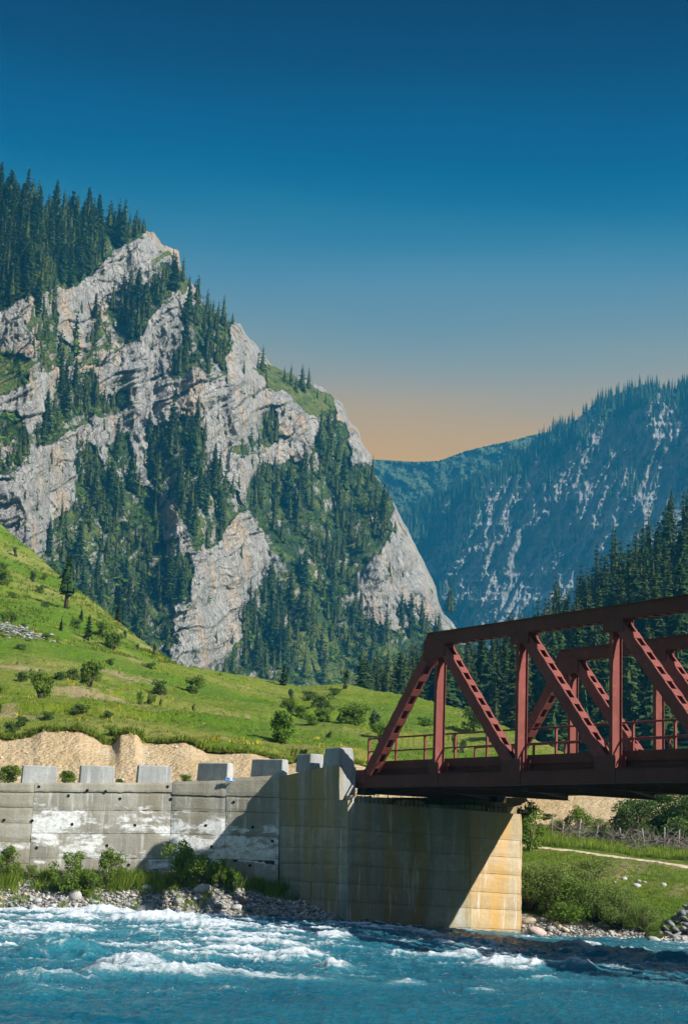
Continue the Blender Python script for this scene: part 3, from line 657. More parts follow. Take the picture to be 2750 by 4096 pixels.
def build_abutment():
    root = empty('bridge_abutment', np.array([*R1, 0]), 'tall stained concrete bridge abutment standing in the river, half in shadow', 'abutment')
    k = 200
    # wing (return) wall facing upstream
    ls = [(3118, 3084), (3196, 3200), (3300, 3312), (3388, 3390), (3452, 3458), (3520, 3535), (3592, 3606), (3650, 3680), (3720, 3735)]
    xm = [1116, 1243, 1390]
    def P_ret(px, yl, yr): return U(px, np.interp(px, [1116, 1390], [yl, yr]), on_return(px))
    for c in range(2):
        for j in range(len(ls) - 1):
            (a0, a1), (b0, b1) = ls[j], ls[j + 1]; xl, xr = xm[c], xm[c + 1]
            if j == 0 and c == 1: xr = 1356
            if j == 0:
                t0 = U(xl, [3106, 3076][c], on_return(xl)); t1 = U(xr, [3078, 3060][c], on_return(xr))
            else: t0 = P_ret(xl, a0, a1); t1 = P_ret(xr, a0, a1)
            panel('wing_panel', P_ret(xl, b0, b1), P_ret(xr, b0, b1), t1, t0, MAT['con_ab'], root, seed=k, proud=(.03 if c == 0 and j > 4 else 0) + RNG.uniform(-.01, .012), n=(12, 6), gap=.008, thick=.25, ragged=.03); k += 1
    # river face under the bridge
    fx = [1390, 1655, 1882, 2083]
    yl = [3202, 3317, 3390, 3460, 3535, 3608, 3690, 3760]; yr = [3256, 3363, 3432, 3502, 3577, 3642, 3720, 3800]
    def face(px, j):
        q = U(px, np.interp(px, [1390, 2083], [yl[j], yr[j]]), np.interp(px, [1390, 2083], [66.6, 70.3])); return q
    for c in range(3):
        for j in range(len(yl) - 1):
            xl, xr = fx[c], fx[c + 1]; sh = 6 if c == 1 else 0
            panel('lift', face(xl, j + 1), face(xr, j + 1), face(xr, j), face(xl, j), MAT['con_oc' if c == 2 else 'con_ab'], root, seed=k,
                  proud=RNG.uniform(-.012, .012), n=(18, 6), gap=.007, thick=.25, ragged=.025); k += 1
    # right-hand return, seen edge on
    d = np.array([.42, 1.0]); d /= np.linalg.norm(d)
    d = np.array([.118, .993])
    for j in range(len(yl) - 1):
        A0 = face(2083, j); A1 = face(2083, j + 1); s = np.array([d[0] * 9, d[1] * 9, 0])
        panel('end_panel', A1, A1 + s, A0 + s, A0, MAT['con_oc'], root, seed=k, n=(12, 4), gap=.007, thick=.2); k += 1
    # core
    def ins(p, q): return np.array([p[0] + q[0], p[1] + q[1]])
    a = ins(R0, (.15, .15)); b = R1 + np.array([.05, .16]); c = R2 + np.array([-.16, .12]); dd = c + d * 9; ee = np.array([-2.4, 79.0])
    m = MB(); poly = [a, b, c, dd, ee]
    zt = [5.05, 5.07, 4.80, 4.80, 5.05]
    m.prism([np.array([*p, -1.5]) for p in poly], [np.array([*p, z]) for p, z in zip(poly, zt)])
    m.build('core', MAT['con_ab'], root)
    # upstand of the wing wall with its sunlit end, and bearing shelf
    W1 = np.array([U(1354, 3060, on_return(1354))[0], on_return(1354)]); m = MB()
    e = (W1 - R0) / np.linalg.norm(W1 - R0); nr = np.array([-e[1], e[0]]) ; nr = nr if nr[1] > 0 else -nr
    p0, p1 = R0 + nr * .06, W1 + nr * .06
    base = [np.array([*p0, 4.9]), np.array([*p1, 4.9]), np.array([*(p1 + nr * .85), 4.9]), np.array([*(p0 + nr * .85), 4.9])]
    top = [np.array([*p0, U(1116, 3110, 70)[2]]), np.array([*p1, U(1354, 3064, on_return(1354))[2]]), np.array([*(p1 + nr * .85), U(1354, 3064, on_return(1354))[2]]), np.array([*(p0 + nr * .85), U(1116, 3110, 70)[2]])]
    m.prism(base, top); m.build('wing_upstand', MAT['con_block'], root)
    # broken upper strip of the bearing shelf
    n_ = 16; f0 = R1 + np.array([.1, .02]); f1 = R2 + np.array([-.1, .02]); nf = np.array([-(R2 - R1)[1], (R2 - R1)[0]]); nf /= np.linalg.norm(nf)
    m = MB()
    for i in range(n_):
        u0, u1 = i / n_, (i + 1) / n_; A = f0 + (f1 - f0) * u0 + nf * RNG.uniform(.12, .35); B = f0 + (f1 - f0) * u1 + nf * RNG.uniform(.12, .35)
        z0 = np.interp(u0, [0, 1], [5.02, 4.82]); h = RNG.uniform(.12, .30) if i < 15 else .33
        C, D = B + nf * .8, A + nf * .8
        m.prism([np.array([*p, z0 - .1]) for p in (A, B, C, D)], [np.array([*p, z0 + h + RNG.uniform(-.03, .03)]) for p in (A, B, C, D)])
    m.build('broken_shelf', MAT['con_ab'], root)
    for i in range(40):
        u = i / 39; 
        if RNG.random() < .2: continue
        A = f0 + (f1 - f0) * u + nf * .07; z0 = np.interp(u, [0, 1], [5.0, 4.80]); h = RNG.uniform(.22, .5); lean = RNG.normal(0, .03, 2)
        MB().tube([np.array([*A, z0]), np.array([*(A + lean), z0 + h])], .014, 5).build('rebar', MAT['rebar'], root)
build_abutment()

# ------------------------------------------------------------------ steel truss bridge
TH = .579
AX = np.array([math.sin(TH), -math.cos(TH), 0]); AN = np.array([math.cos(TH), math.sin(TH), 0]); B0 = np.array([4.009, 63.65, 0])
ZB, ZT, PAN, BW = CAMZ + 2.528, CAMZ + 8.528, 4.974, 6.864
def B(t, s, z): return B0 + AX * t + AN * s + Z3 * z
def steel(name, c, rust=.3):
    n = NT(name, .7, .12); v = n.pos()
    k = n.mix(n.ramp(n.noise(v, .9, 6, .65), [(.35, 0), (.68, 1)]), [x * .82 for x in c], [x * 1.12 for x in c])
    k = n.mix(n.math('MULTIPLY', n.ramp(n.noise(n.pos((4, 4, .5)), 1.2, 6, .7), [(.48, 0), (.68, 1)]), rust * 1.3), k, (.085, .042, .022))
    k = n.mix(n.math('MULTIPLY', n.ramp(n.noise(v, 2.6, 7, .75), [(.55, 0), (.66, 1)]), .4), k, [min(1, x * 1.5 + .02) for x in c])
    k = n.mix(n.math('MULTIPLY', n.ramp(n.noise(v, 14, 4, .7), [(.62, 0), (.72, 1)]), .35), k, (.10, .055, .035))
    n.color(k); n.bump(n.noise(v, 18, 5, .6), .12, .01); return n.m
MAT['steel'] = steel('red_oxide_steel', (.20, .059, .048))
MAT['steel_shade'] = steel('shade_darkened_red', (.118, .044, .032), .5)  # same red paint darkened: shade on chords and girders put into the colour
MAT['deck'] = plain('deck_concrete', (.24, .22, .19), .2, 1.0, .9)
def build_bridge():
    root = empty('truss_bridge', B(-5.2, 3.4, ZB - .25), 'dark red steel truss road bridge with railings, crossing from the abutment', 'bridge')
    T0, NP = -PAN, 7; T1 = PAN * NP
    dep_t, dep_b, wid = .50, .50, .42
    def bar(name, p, q, up, w, h, mat, par=root):
        p, q = np.asarray(p, float), np.asarray(q, float); u = q - p; L = np.linalg.norm(u); u /= L
        up = np.asarray(up, float); sd = np.cross(u, up); sd /= np.linalg.norm(sd); up = np.cross(sd, u)
        return MB().box((p + q) / 2, (u, sd, up), (L, w, h)).build(name, mat, par)
    # member frame: plates
    def diagonal(name, side, t0, z0, t1, z1, s0):
        p, q = B(t0, s0, z0), B(t1, s0, z1); u = q - p; L = np.linalg.norm(u); u /= L; w = np.cross(u, AN); w /= np.linalg.norm(w)
        if w[2] < 0: w = -w
        c = (p + q) / 2; D, Wd = .44, .40; m = MB()
        for sg in (-1, 1):
            m.box(c + AN * sg * (Wd / 2 - .012), (u, AN, w), (L, .024, D))
            for f in (-1, 1): m.box(c + AN * sg * (Wd / 2 - .056) + w * f * (D / 2 - .009), (u, AN, w), (L, .064, .018))
        dg = m.build(name, MAT['steel'], root)
        n = 9; pitch = L / (n + .35)
        pl = MB().box((0, 0, 0), (u, AN, w), (pitch * .46, Wd + .01, .014)).mesh('batten_plate'); pl.materials.append(MAT['steel'])
        for k in range(n + 1):
            for f in (-1, 1):
                d = -L / 2 + pitch * (k + .18)
                link('batten_plate', pl, None, dg, c + u * d + w * f * (D / 2 + .008) - parent_loc(dg))
        return dg
    for s0 in (0.0, BW):
        # bottom chord: two channels with lips
        m = MB(); c = B((T0 - .5 + T1) / 2, s0, ZB + dep_b / 2); L = T1 - T0 + .5
        for sg in (-1, 1): m.box(c + AN * sg * (wid / 2), (AX, AN, Z3), (L, .03, dep_b - .05))
        m.box(c + Z3 * (dep_b / 2 - .012), (AX, AN, Z3), (L, wid + .10, .024)); m.box(c - Z3 * (dep_b / 2 - .012), (AX, AN, Z3), (L, wid + .10, .024))
        m.build('bottom_chord', MAT['steel_shade'], root)
        # top chord
        m = MB(); ta = -.62; c = B((ta + T1) / 2, s0, ZT - dep_t / 2); L = T1 - ta
        for sg in (-1, 1):
            m.box(c + AN * sg * (wid / 2), (AX, AN, Z3), (L, .03, dep_t - .03))
            m.box(c + AN * sg * (wid / 2 - .05) - Z3 * (dep_t / 2 - .02), (AX, AN, Z3), (L, .13, .02))
        m.box(c + Z3 * (dep_t / 2 - .004), (AX, AN, Z3), (L + .12, wid + .16, .022)); m.build('top_chord', MAT['steel_shade'], root)
        pl = MB().box((0, 0, 0), (AX, AN, Z3), (.22, wid + .02, .014)).mesh('tie_plate'); pl.materials.append(MAT['steel'])
        for k in range(int((T1 - .4) / .55)):
            if abs(((k * .55 + .7) % PAN) - 0) < .25: continue
            link('tie_plate', pl, None, root, B(k * .55 + .7, s0, ZT - dep_t + .004) - parent_loc(root))
        # end gusset
        for sg in (-1, 1):
            m = MB(); of = AN * sg * (wid / 2 + .025)
            poly = [(-.60, ZT - .02), (.55, ZT - dep_t), (.55, ZT - dep_t - .50), (-.15, ZT - dep_t - .55), (-.78, ZT - dep_t - .62), (-.86, ZT - dep_t + .05)]
            m.prism([B(t, s0, z) + of - AN * .012 for t, z in poly], [B(t, s0, z) + of + AN * .012 for t, z in poly]); m.build('gusset_plate', MAT['steel_shade'], root)
        # inclined end post: lower edge carries plates too
        diagonal('end_post', 0, T0 + .22, ZB + dep_b - .1, -.24, ZT - dep_t * .5 - .1, s0)
        for k in range(NP + 1):
            t = k * PAN; zt = ZT - dep_t - .02; zb = ZB + dep_b * .3
            m = MB(); cz = (zt + zb) / 2; H = zt - zb
            m.box(B(t, s0, cz), (AX, AN, Z3), (.02, .40, H))
            for sg in (-1, 1): m.box(B(t, s0 + sg * .21, cz), (AX, AN, Z3), (.17, .022, H))
            m.build('post', MAT['steel'], root)
            for sg in (-1, 1):
                if k: 
                    m = MB(); m.box(B(t + .12, s0 + sg * (wid / 2 + .028), ZT - dep_t - .19), (AX, AN, Z3), (1.0, .022, .44)); m.build('gusset_plate', MAT['steel_shade'], root)
                m = MB(); of = AN * sg * (wid / 2 + .028)
                a_, b_ = (-.85, .25) if k else (-.33, .33)
                poly = [(t + a_, ZB + .03), (t + b_, ZB + .03), (t + b_, ZB + dep_b + .42), (t + a_ * .9, ZB + dep_b + .40)]
                m.prism([B(x, s0, z) + of - AN * .011 for x, z in poly], [B(x, s0, z) + of + AN * .011 for x, z in poly]); m.build('gusset_plate', MAT['steel_shade'], root)
            if k < NP: diagonal('diagonal', 0, t + .30, ZT - dep_t - .12, t + PAN - .30, ZB + dep_b + .10, s0)
        # end shoe
        for sg in (-1, 1): MB().box(B(T0 - .12, s0 + sg * .235, ZB + dep_b / 2 + .22), (AX, AN, Z3), (.80, .02, .52)).build('end_plate', MAT['steel'], root)
        MB().box(B(T0 + .1, s0, ZB - .14), (AX, AN, Z3), (.6, .5, .28)).build('bearing', MAT['rebar'], root)
    # deck and floor system
    zd = ZB + .92
    for s in (.30, BW - .30): MB().box(B((T0 + T1) / 2, s, ZB + .465), (AX, AN, Z3), (T1 - T0, .38, .02)).build('light_gap_plate', MAT['steel_shade'], root)  # added plates that stop sun slipping between deck and truss
    MB().box(B((T0 - .3 + T1) / 2, BW / 2, zd - .09), (AX, AN, Z3), (T1 - T0 + .6, BW - 1.1, .18)).build('deck_slab', MAT['deck'], root)
    for s, nm in ((.48, 'edge_girder'), (BW - .48, 'edge_girder')):
        m = MB(); L = T1 - T0 + .3; c = B((T0 - .15 + T1) / 2, s, 0)
        m.box(c + Z3 * (zd + .02), (AX, AN, Z3), (L, .10, .34)); m.box(c + Z3 * (zd - .31) + AN * (.04 if s < 3 else -.04), (AX, AN, Z3), (L, .08, .32)); m.build(nm, MAT['steel_shade'], root)
    for s in (1.35, 2.4, 3.43, 4.46, 5.5):
        m = MB(); L = T1 - T0; c = B((T0 + T1) / 2, s, zd - .18 - .2); m.box(c, (AX, AN, Z3), (L, .02, .40)); m.box(c - Z3 * .2, (AX, AN, Z3), (L, .18, .02)); m.build('stringer', MAT['steel_shade'], root)
    for k in range(-1, NP + 1):
        t = k * PAN; m = MB(); c = B(t, BW / 2, ZB + .10)
        m.box(c, (AX, AN, Z3), (.02, BW - .45, .62)); m.box(c - Z3 * .31, (AX, AN, Z3), (.24, BW - .45, .024)); m.build('floor_beam', MAT['steel_shade'], root)
        if k < NP:
            for a_, b_ in ((.3, BW - .3), (BW - .3, .3)):
                bar('wind_brace', B(t, a_, ZB - .02 + (.02 if a_ < 1 else -.10)), B(t + PAN, b_, ZB - .02 + (.02 if a_ < 1 else -.10)), Z3, .12, .07, MAT['steel_shade'])
    # railings
    for s in (.62, BW - .62):
        ri = root
        zr = zd + .02; n = int((T1 - T0 + .8) / 1.98); 
        ra = 0
        for zz, rr in ((1.14, .036), (.60, .030)):
            MB().tube([B(T0 - .75, s, zr + zz), B(T1, s, zr + zz)], rr, 8).build('handrail', MAT['steel'], ri)
        for k in range(n + 1):
            t = T0 - .72 + k * 1.98; m = MB(); m.box(B(t, s, zr + .57), (AX, AN, Z3), (.08, .08, 1.14)); m.tube([B(t, s, zr + 1.14), B(t, s, zr + 1.19)], [.05, .02], 8)
            m.build('rail_post', MAT['steel'], ri)
    # running hand line between deck and trusses: service pipe along the chord
    MB().tube([B(T0, .30, ZB + dep_b + .06), B(T1, .30, ZB + dep_b + .06)], .035, 8).build('cable_pipe', MAT['rebar'], root)
build_bridge()
# road on the bank behind the wall
def build_road():
    m = MB()
    L = [U(x, y, wy(x) + .5) for x, y in ((-440, 3141), (300, 3138), (690, 3138), (1000, 3122), (1250, 3092), (1390, 3075))]
    q = [p + np.array([.0, 7.2, 0]) for p in L]
    n_ = len(L); V = L + q; m.add(V, [(i, i + 1, n_ + i + 1, n_ + i) for i in range(n_ - 1)])
    n = NT('gravel_road', .95, .05); v = n.pos(); n.color(n.mix(n.noise(v, 3, 6, .7), (.28, .23, .17), (.42, .36, .28))); n.bump(n.noise(v, 12, 6), .6, .05)
    tag(m.build('road', n.m), kind='structure'); MAT['road'] = n.m
build_road()
# ------------------------------------------------------------------ river
def water_base(X, Y):
    b = np.interp(X, [-30, -13, -3, .7, 3.5, 8, 9.5, 14.5, 30], [.05, .03, .16, .19, .05, -.17, -.19, -.12, -.15])
    return b * sstep(38, 62, Y)
# breaking waves: photo column/row of the crest, half-length along the stream, half-width, height, foam
BREAK = [(80,3672,3.0,.8,.2,1.2),(430,3690,3.4,1.1,.32,1.35),(330,3705,2.4,.9,.25,1.3),(650,3722,2.6,1.4,.32,1.5),(820,3745,2.4,1.1,.2,1.0),(1000,3712,2.2,.9,.14,.8),(1180,3735,1.6,.8,.12,.6),
 (250,3850,1.5,1.3,.42,.25),(150,3945,1.6,.8,.22,.9),(360,3930,1.2,.7,.2,.7),(520,3905,1.2,1.1,.34,1.25),(640,3935,2.0,.9,.28,1.1),(900,3935,2.6,.7,.18,.95),(640,3832,1.2,.8,.2,.8),
 (760,3860,1.3,.8,.22,.85),(950,3850,1.4,.7,.15,.6),(1210,3868,1.2,.7,.24,.9),(1340,3908,1.0,.6,.2,.9),(1100,3872,1.0,.6,.15,.6),(1850,3852,1.1,.8,.25,.95),(1990,3880,1.1,.7,.2,1.0),(2110,3888,1.1,.6,.16,.9),
 (2285,3890,.8,.7,.26,.85),(2330,3778,1.6,.8,.2,1.15),(2560,3800,1.5,.9,.16,.6),(1690,3760,1.0,.7,.15,.6),(1900,3795,1.6,.9,.22,.15),(2400,3815,2.4,1.0,.32,.1),(2700,3850,2.0,1.0,.34,.15),(1560,3960,1.0,.6,.14,.7),
 (60,3790,2.0,1.0,.14,.45),(430,3795,1.6,.8,.14,.5),(880,3790,1.4,.8,.14,.5),(1290,3785,1.8,.8,.12,.35),(60,4010,1.4,.7,.1,.35),(1480,3830,1.8,.8,.12,.35),(1900,3990,.8,.5,.1,.45),(1560,3745,1.6,.7,.12,.5),(1420,3770,1.4,.7,.14,.55),(1750,3800,1.3,.7,.14,.6),(1620,3850,1.5,.8,.16,.7),(2180,3820,1.2,.7,.14,.5),(2450,3880,1.2,.7,.14,.55),(2620,3920,1.0,.6,.12,.45),(2200,3950,1.2,.6,.1,.4),(1200,3950,1.6,.7,.14,.6),(300,4000,1.6,.7,.12,.5),(1000,3990,1.2,.6,.1,.4),(200,3760,2.2,.9,.16,.7),(1100,3820,1.8,.8,.15,.65),(600,3775,1.8,.8,.16,.7),(700,4000,1.4,.6,.08,.3)]
def build_river():
    nr, nc = 470, 820
    g = np.linspace(0, 1, nr) ** 1.0; Y = 16 * (84 / 16) ** g
    a = np.linspace(-.36, .38, nc)
    Yg = np.broadcast_to(Y[:, None], (nr, nc)); Xg = Yg * a[None]
    X = Xg + 0 * Yg; Yy = Yg.copy()
    wx = X + .9 * fbm(X / 3, Yy / 3, 3, 201); wyy = Yy + .9 * fbm(X / 3, Yy / 3, 3, 202)
    big = ridged(wx / 5.2, wyy / 3.4, 2, 203, .5)
    mid = ridged(wx / 1.9, wyy / 1.15, 3, 204, .55)
    small = ridged(X / .62, Yy / .42, 3, 205, .6)
    left = sstep(.12, -.10, X / Yy) * sstep(36, 44, Yy)
    calm = .62 + .38 * left
    chop = ridged(X / .95 + .4 * mid, Yy / .60, 3, 207, .6)
    h = (.12 * big + .10 * mid) * calm + .045 * small + .065 * chop
    foam = np.zeros_like(h)
    for px, py, sx, sy, hh, fo in BREAK:
        d = ray(px, py); yw = CAMZ / -d[2]; c = U(px, py, yw); 
        u = (wx - c[0]) / (sx * .62); v = (wyy - c[1]) / (sy * .8)
        v2 = np.where(v > 0, v / 1.3, v)               # longer back, steeper front
        e = np.exp(-(u * u + v2 * v2))
        h += hh * e * (.75 + .45 * mid); foam += fo * e * np.where(v < .3, 1, .55)
    nearq = sstep(36, 46, Yy); cap = nearq * sstep(.40, .90, .5 * big + .5 * mid) * (.55 + .3 * left)
    foam = .75 * foam + .8 * 1.75 * cap * sstep(-.3, .25, fbm(X / 4, Yy / 3, 3, 206)) + (.12 + .22 * nearq) * sstep(.50, .9, small) * sstep(.1, .5, chop) + .22 * sstep(.45, .8, chop) * (.4 + left)
    chunk = ridged(X / .42 + 1.5 * mid, Yy / .40, 3, 208, .65)
    h = h + np.clip(foam, 0, 1.2) * .06 * chunk + .02 * np.clip(foam, 0, 1) * fbm(X / .15, Yy / .2, 2, 209)
    edge = water_base(X, Yy)
    Z = edge + h * sstep(78, 66, Yy) ** .3
    P = np.stack([X, Yy, Z], -1)
    n = NT('river_water', .12, .32); v = n.pos((.55, 1, 1)); v1 = n.pos()
    fz = n.noise(v, 2.2, 9, .72, .8); fd = n.noise(v1, 11, 7, .75)
    fa = n.math('ADD', n.attr('foam'), n.math('MULTIPLY', n.math('SUBTRACT', fz, .5), 1.9)); fa = n.math('ADD', fa, n.math('MULTIPLY', n.math('SUBTRACT', fd, .5), .9))
    st = n.noise(n.pos((.30, 1.25, 1), rot=(0, 0, .12)), 3.4, 8, .7, .6)
    fb = n.math('ADD', n.math('MULTIPLY', n.attr('foam'), .85), n.math('ADD', n.math('MULTIPLY', n.math('SUBTRACT', st, .5), 2.2), n.math('MULTIPLY', n.math('SUBTRACT', n.noise(v1, 26, 5, .8), .5), 1.3)))
    fm = n.math('MAXIMUM', n.ramp(fa, [(.48, 0), (.66, .45), (.95, 1)]), n.math('MULTIPLY', n.ramp(fb, [(.55, 0), (.75, .8), (1.0, 1)]), .85))
    deep = n.mix(n.ramp(n.noise(v1, .25, 4, .6), [(.35, 0), (.65, 1)]), (.003, .108, .178), (.007, .145, .215))
    milky = n.mix(n.maprange(n.attr('hgt'), .05, .55), deep, (.04, .26, .32))
    milky = n.mix(n.math('MULTIPLY', n.ramp(n.attr('foam'), [(.1, 0), (.6, 1)]), .55), milky, (.12, .36, .40))
    n.color(n.mix(fm, milky, (.86, .92, .94)))
    n.l(n.maprange(fm, 0, 1, .22, .75), n.p.inputs['Roughness']); n.p.inputs['IOR'].default_value = 1.33
    n.bump(n.math('ADD', n.noise(n.pos((1, 1.6, 1)), 5.5, 8, .68, .5), n.math('MULTIPLY', fm, .25)), 1.0, .26)
    sheet('river', P, n.m, {'foam': foam, 'hgt': h}, kind='structure')
    # spray thrown up by the breakers
    V = []; Q = []; tet = np.array([(1, 1, 1), (1, -1, -1), (-1, 1, -1), (-1, -1, 1)]) * .55
    fz_ = (foam * (Yy > 33) * (np.abs(a)[None] < .27)).ravel(); pr = np.clip(fz_ - .35, 0, 1) ** 1.2; pr /= pr.sum()
    pk = RNG.choice(len(pr), 5200, p=pr); PP = P.reshape(-1, 3)[pk] + RNG.normal(0, [.12, .14, .02], (5200, 3))
    up = np.abs(RNG.normal(0, .075, 5200)); PP[:, 2] += up
    pu = RNG.choice(len(pr), 1500); P2 = P.reshape(-1, 3)[pu]; ok = (P2[:, 1] > 33) & (P2[:, 1] < 66); P2 = P2[ok]; P2[:, 2] += np.abs(RNG.normal(0, .03, len(P2)))
    PP = np.concatenate([PP, P2]); r = RNG.uniform(.003, .011, len(PP))
    V = (PP[:, None] + tet[None] * r[:, None, None]).reshape(-1, 3); b = np.arange(len(PP)) * 4
    Q = np.concatenate([np.stack([b + i, b + j, b + k], -1) for i, j, k in ((0, 1, 2), (0, 3, 1), (0, 2, 3), (1, 3, 2))])
    mw = NT('white_spray', .5, .3).color((.88, .93, .95)).m
    tag(link('spray', raw_mesh('spray', V, Q), mw), 'white droplets of spray above the breaking waves', 'spray', kind='stuff')
build_river()

# ------------------------------------------------------------------ banks
def gravel_mat():
    n = NT('river_gravel', .9, .15); v = n.pos(); vc = n.voro(v, 7, out='Color'); vd = n.voro(v, 7)
    q = n.node('ShaderNodeSeparateColor'); n.l(vc, q.inputs[0])
    c = n.ramp(q.outputs[0], [(0, (.20, .20, .20)), (.4, (.36, .35, .33)), (.7, (.44, .40, .33)), (1, (.55, .54, .52))])
    c = n.mix(n.ramp(vd, [(.3, 0), (.7, 1)]), c, (.07, .07, .065))
    sand = n.ramp(n.noise(v, .45, 5, .6), [(.5, 0), (.62, 1)]); c = n.mix(n.math('MULTIPLY', sand, .7), c, (.36, .33, .28))
    c = n.mix(n.maprange(n.axis(2), .10, .32, .7, 0), c, (.05, .052, .05))
    n.color(c); n.bump(n.math('ADD', n.math('MULTIPLY', vd, -1.0), n.noise(v, 16, 5)), 1, .12); return n.m
MAT['gravel'] = gravel_mat()
def lbank_z(X, Y):
    wl = np.interp(X, [-16, -13, -8, -3, 0, 2], [67.4, 67.4, 67.5, 67.3, 66.5, 66.0]); bz = water_base(X, Y)
    f = (Y - wl) / 2.8
    top = np.interp(X, [-16, -9, -4.5, -2.5, 2], [1.62, 1.7, 1.75, 1.2, .7])
    z = bz + .02 + np.where(f > 0, top * np.clip(f, 0, 1.2) ** .85, f * 2.2)
    mound = .38 * np.exp(-((X + 4.9) / 1.5) ** 2 - ((Y - 68.6) / .8) ** 2)
    return z + mound + .09 * fbm(X / .9, Y / .9, 4, 211) * (f > -.2)
def build_left_bank():
    X, Y = np.meshgrid(np.linspace(-22, 1.6, 290), np.linspace(65.4, 70.8, 90)); P = np.stack([X, Y, lbank_z(X, Y)], -1)
    sheet('gravel_bank', P, MAT['gravel'])
build_left_bank()
def lhit(px, py):
    d = ray(px, py); Ys = np.linspace(65.5, 70.6, 300); P = d[None] * Ys[:, None]; P[:, 2] += CAMZ
    s = P[:, 2] - lbank_z(P[:, 0], P[:, 1]); i = np.argmax(s < 0) if (s < 0).any() else 299
    return P[i]

RB_ROWS = [
 [(1960,3800,67.5),(2083,3800,67.6),(2400,3812,66.4),(2750,3818,65.2),(2920,3820,64.6)],
 [(1960,3744,70.0),(2083,3747,69.9),(2200,3756,69.3),(2400,3768,68.5),(2600,3775,67.6),(2750,3778,67.0),(2920,3780,66.4)],
 [(1960,3680,72),(2083,3675,72),(2300,3702,71.3),(2600,3742,70),(2750,3750,69),(2920,3755,68.5)],
 [(1960,3500,77),(2083,3505,77),(2400,3555,76),(2750,3610,74),(2920,3640,73)],
 [(1960,3392,84),(2083,3392,84),(2150,3398,84),(2300,3414,83),(2500,3440,82),(2620,3455,81),(2750,3480,80),(2920,3505,79)],
 [(1960,3368,87),(2083,3372,87),(2150,3384,87),(2300,3398,86.5),(2500,3426,85.5),(2650,3446,84.5),(2750,3456,83.5),(2920,3472,82)],
 [(1960,3340,93),(2083,3345,93),(2400,3362,92),(2750,3392,90),(2920,3400,89)],
 [(1960,3295,101),(2083,3300,101),(2400,3312,100),(2750,3330,98),(2920,3335,97)],
 [(1960,3080,124),(2083,3080,124),(2400,3085,124),(2750,3090,124),(2920,3090,124)]]
MAT['bankgrass'] = grass_mat('bank_grass', .75, 1.6, ((.085, .165, .016), (.155, .225, .026)))
def build_right_bank():
    P, PX, PY, YY = loft(RB_ROWS, 1970, 3420, 440, 321)
    f = np.linspace(0, 8, 321)[:, None] + 0 * PX
    X, Yw = P[..., 0], P[..., 1]
    P[..., 2] += (.16 * fbm(X / 2.2, Yw / 2.2, 4, 221) + .05 * fbm(X / .5, Yw / .5, 3, 222)) * sstep(1.0, 1.6, f) * (1 - .8 * (np.abs(f - 4.5) < .5))
    bare = np.maximum(1.3 * (np.exp(-((PX - 2490) / 150) ** 2 - ((PY - 3482) / 32) ** 2)), .95 * np.exp(-((PX - 2740) / 70) ** 2 - ((PY - 3560) / 22) ** 2))
    soil = bare + .9 * sstep(.25, .5, fbm(X / 2.5, Yw / 2.5, 4, 223, .6)) * sstep(3.0, 3.6, f) + 2.0 * sstep(6.85, 7.25, f + .25 * fbm(X / 3, Yw / 3, 3, 224))
    lo = slice(0, 86); hi = slice(85, 321)
    sheet('stony_shore', P[lo], MAT['gravel']); sheet('bank', P[hi][:246 - 85 + 36], MAT['bankgrass'], {'soil': soil[hi][:246 - 85 + 36]})
    k = 321 - 41 - 1
    sheet('sandy_slope', P[k:], MAT['earth'])
    SURF['rb'] = (P, PX, PY)
    # trodden path
    i0, i1 = 160, 200
    q = P[i0:i1 + 1].copy(); q[..., 2] += .035 + .0 * X[i0:i1 + 1]
    w = np.linspace(0, 1, i1 - i0 + 1)[:, None]; ns = fbm(PX[i0:i1 + 1] / 55, PX[i0:i1 + 1] * 0, 3, 225)
    c0 = .30 + .25 * ns; c1 = .68 + .22 * fbm(PX[i0:i1 + 1] / 45, PX[i0:i1 + 1] * 0 + 9, 3, 226)
    ww = c0 + (c1 - c0) * w; jj = np.clip(i0 + ww * (i1 - i0), 0, 319); j0 = jj.astype(int); t = (jj - j0)[..., None]; cc = np.broadcast_to(np.arange(PX.shape[1]), j0.shape)
    q = P[j0, cc] * (1 - t) + P[j0 + 1, cc] * t; q[..., 2] += .05 * np.sin(np.pi * np.clip(w, 0, 1)) ** .5 + .004
    n = NT('trodden_earth', .95, .05); v = n.pos(); n.color(n.mix(n.ramp(n.noise(v, 1.6, 6, .7), [(.35, 0), (.65, 1)]), (.40, .31, .205), (.52, .42, .30))); n.bump(n.noise(v, 5, 6), .6, .08)
    sheet('path', q, n.m)
build_right_bank()
def rhit(px, py):
    P, PX, PY = SURF['rb']; i = int(np.argmin(np.abs(PX[0] - px))); j = int(np.argmin(np.abs(PY[:, i] - py))); return P[j, i]

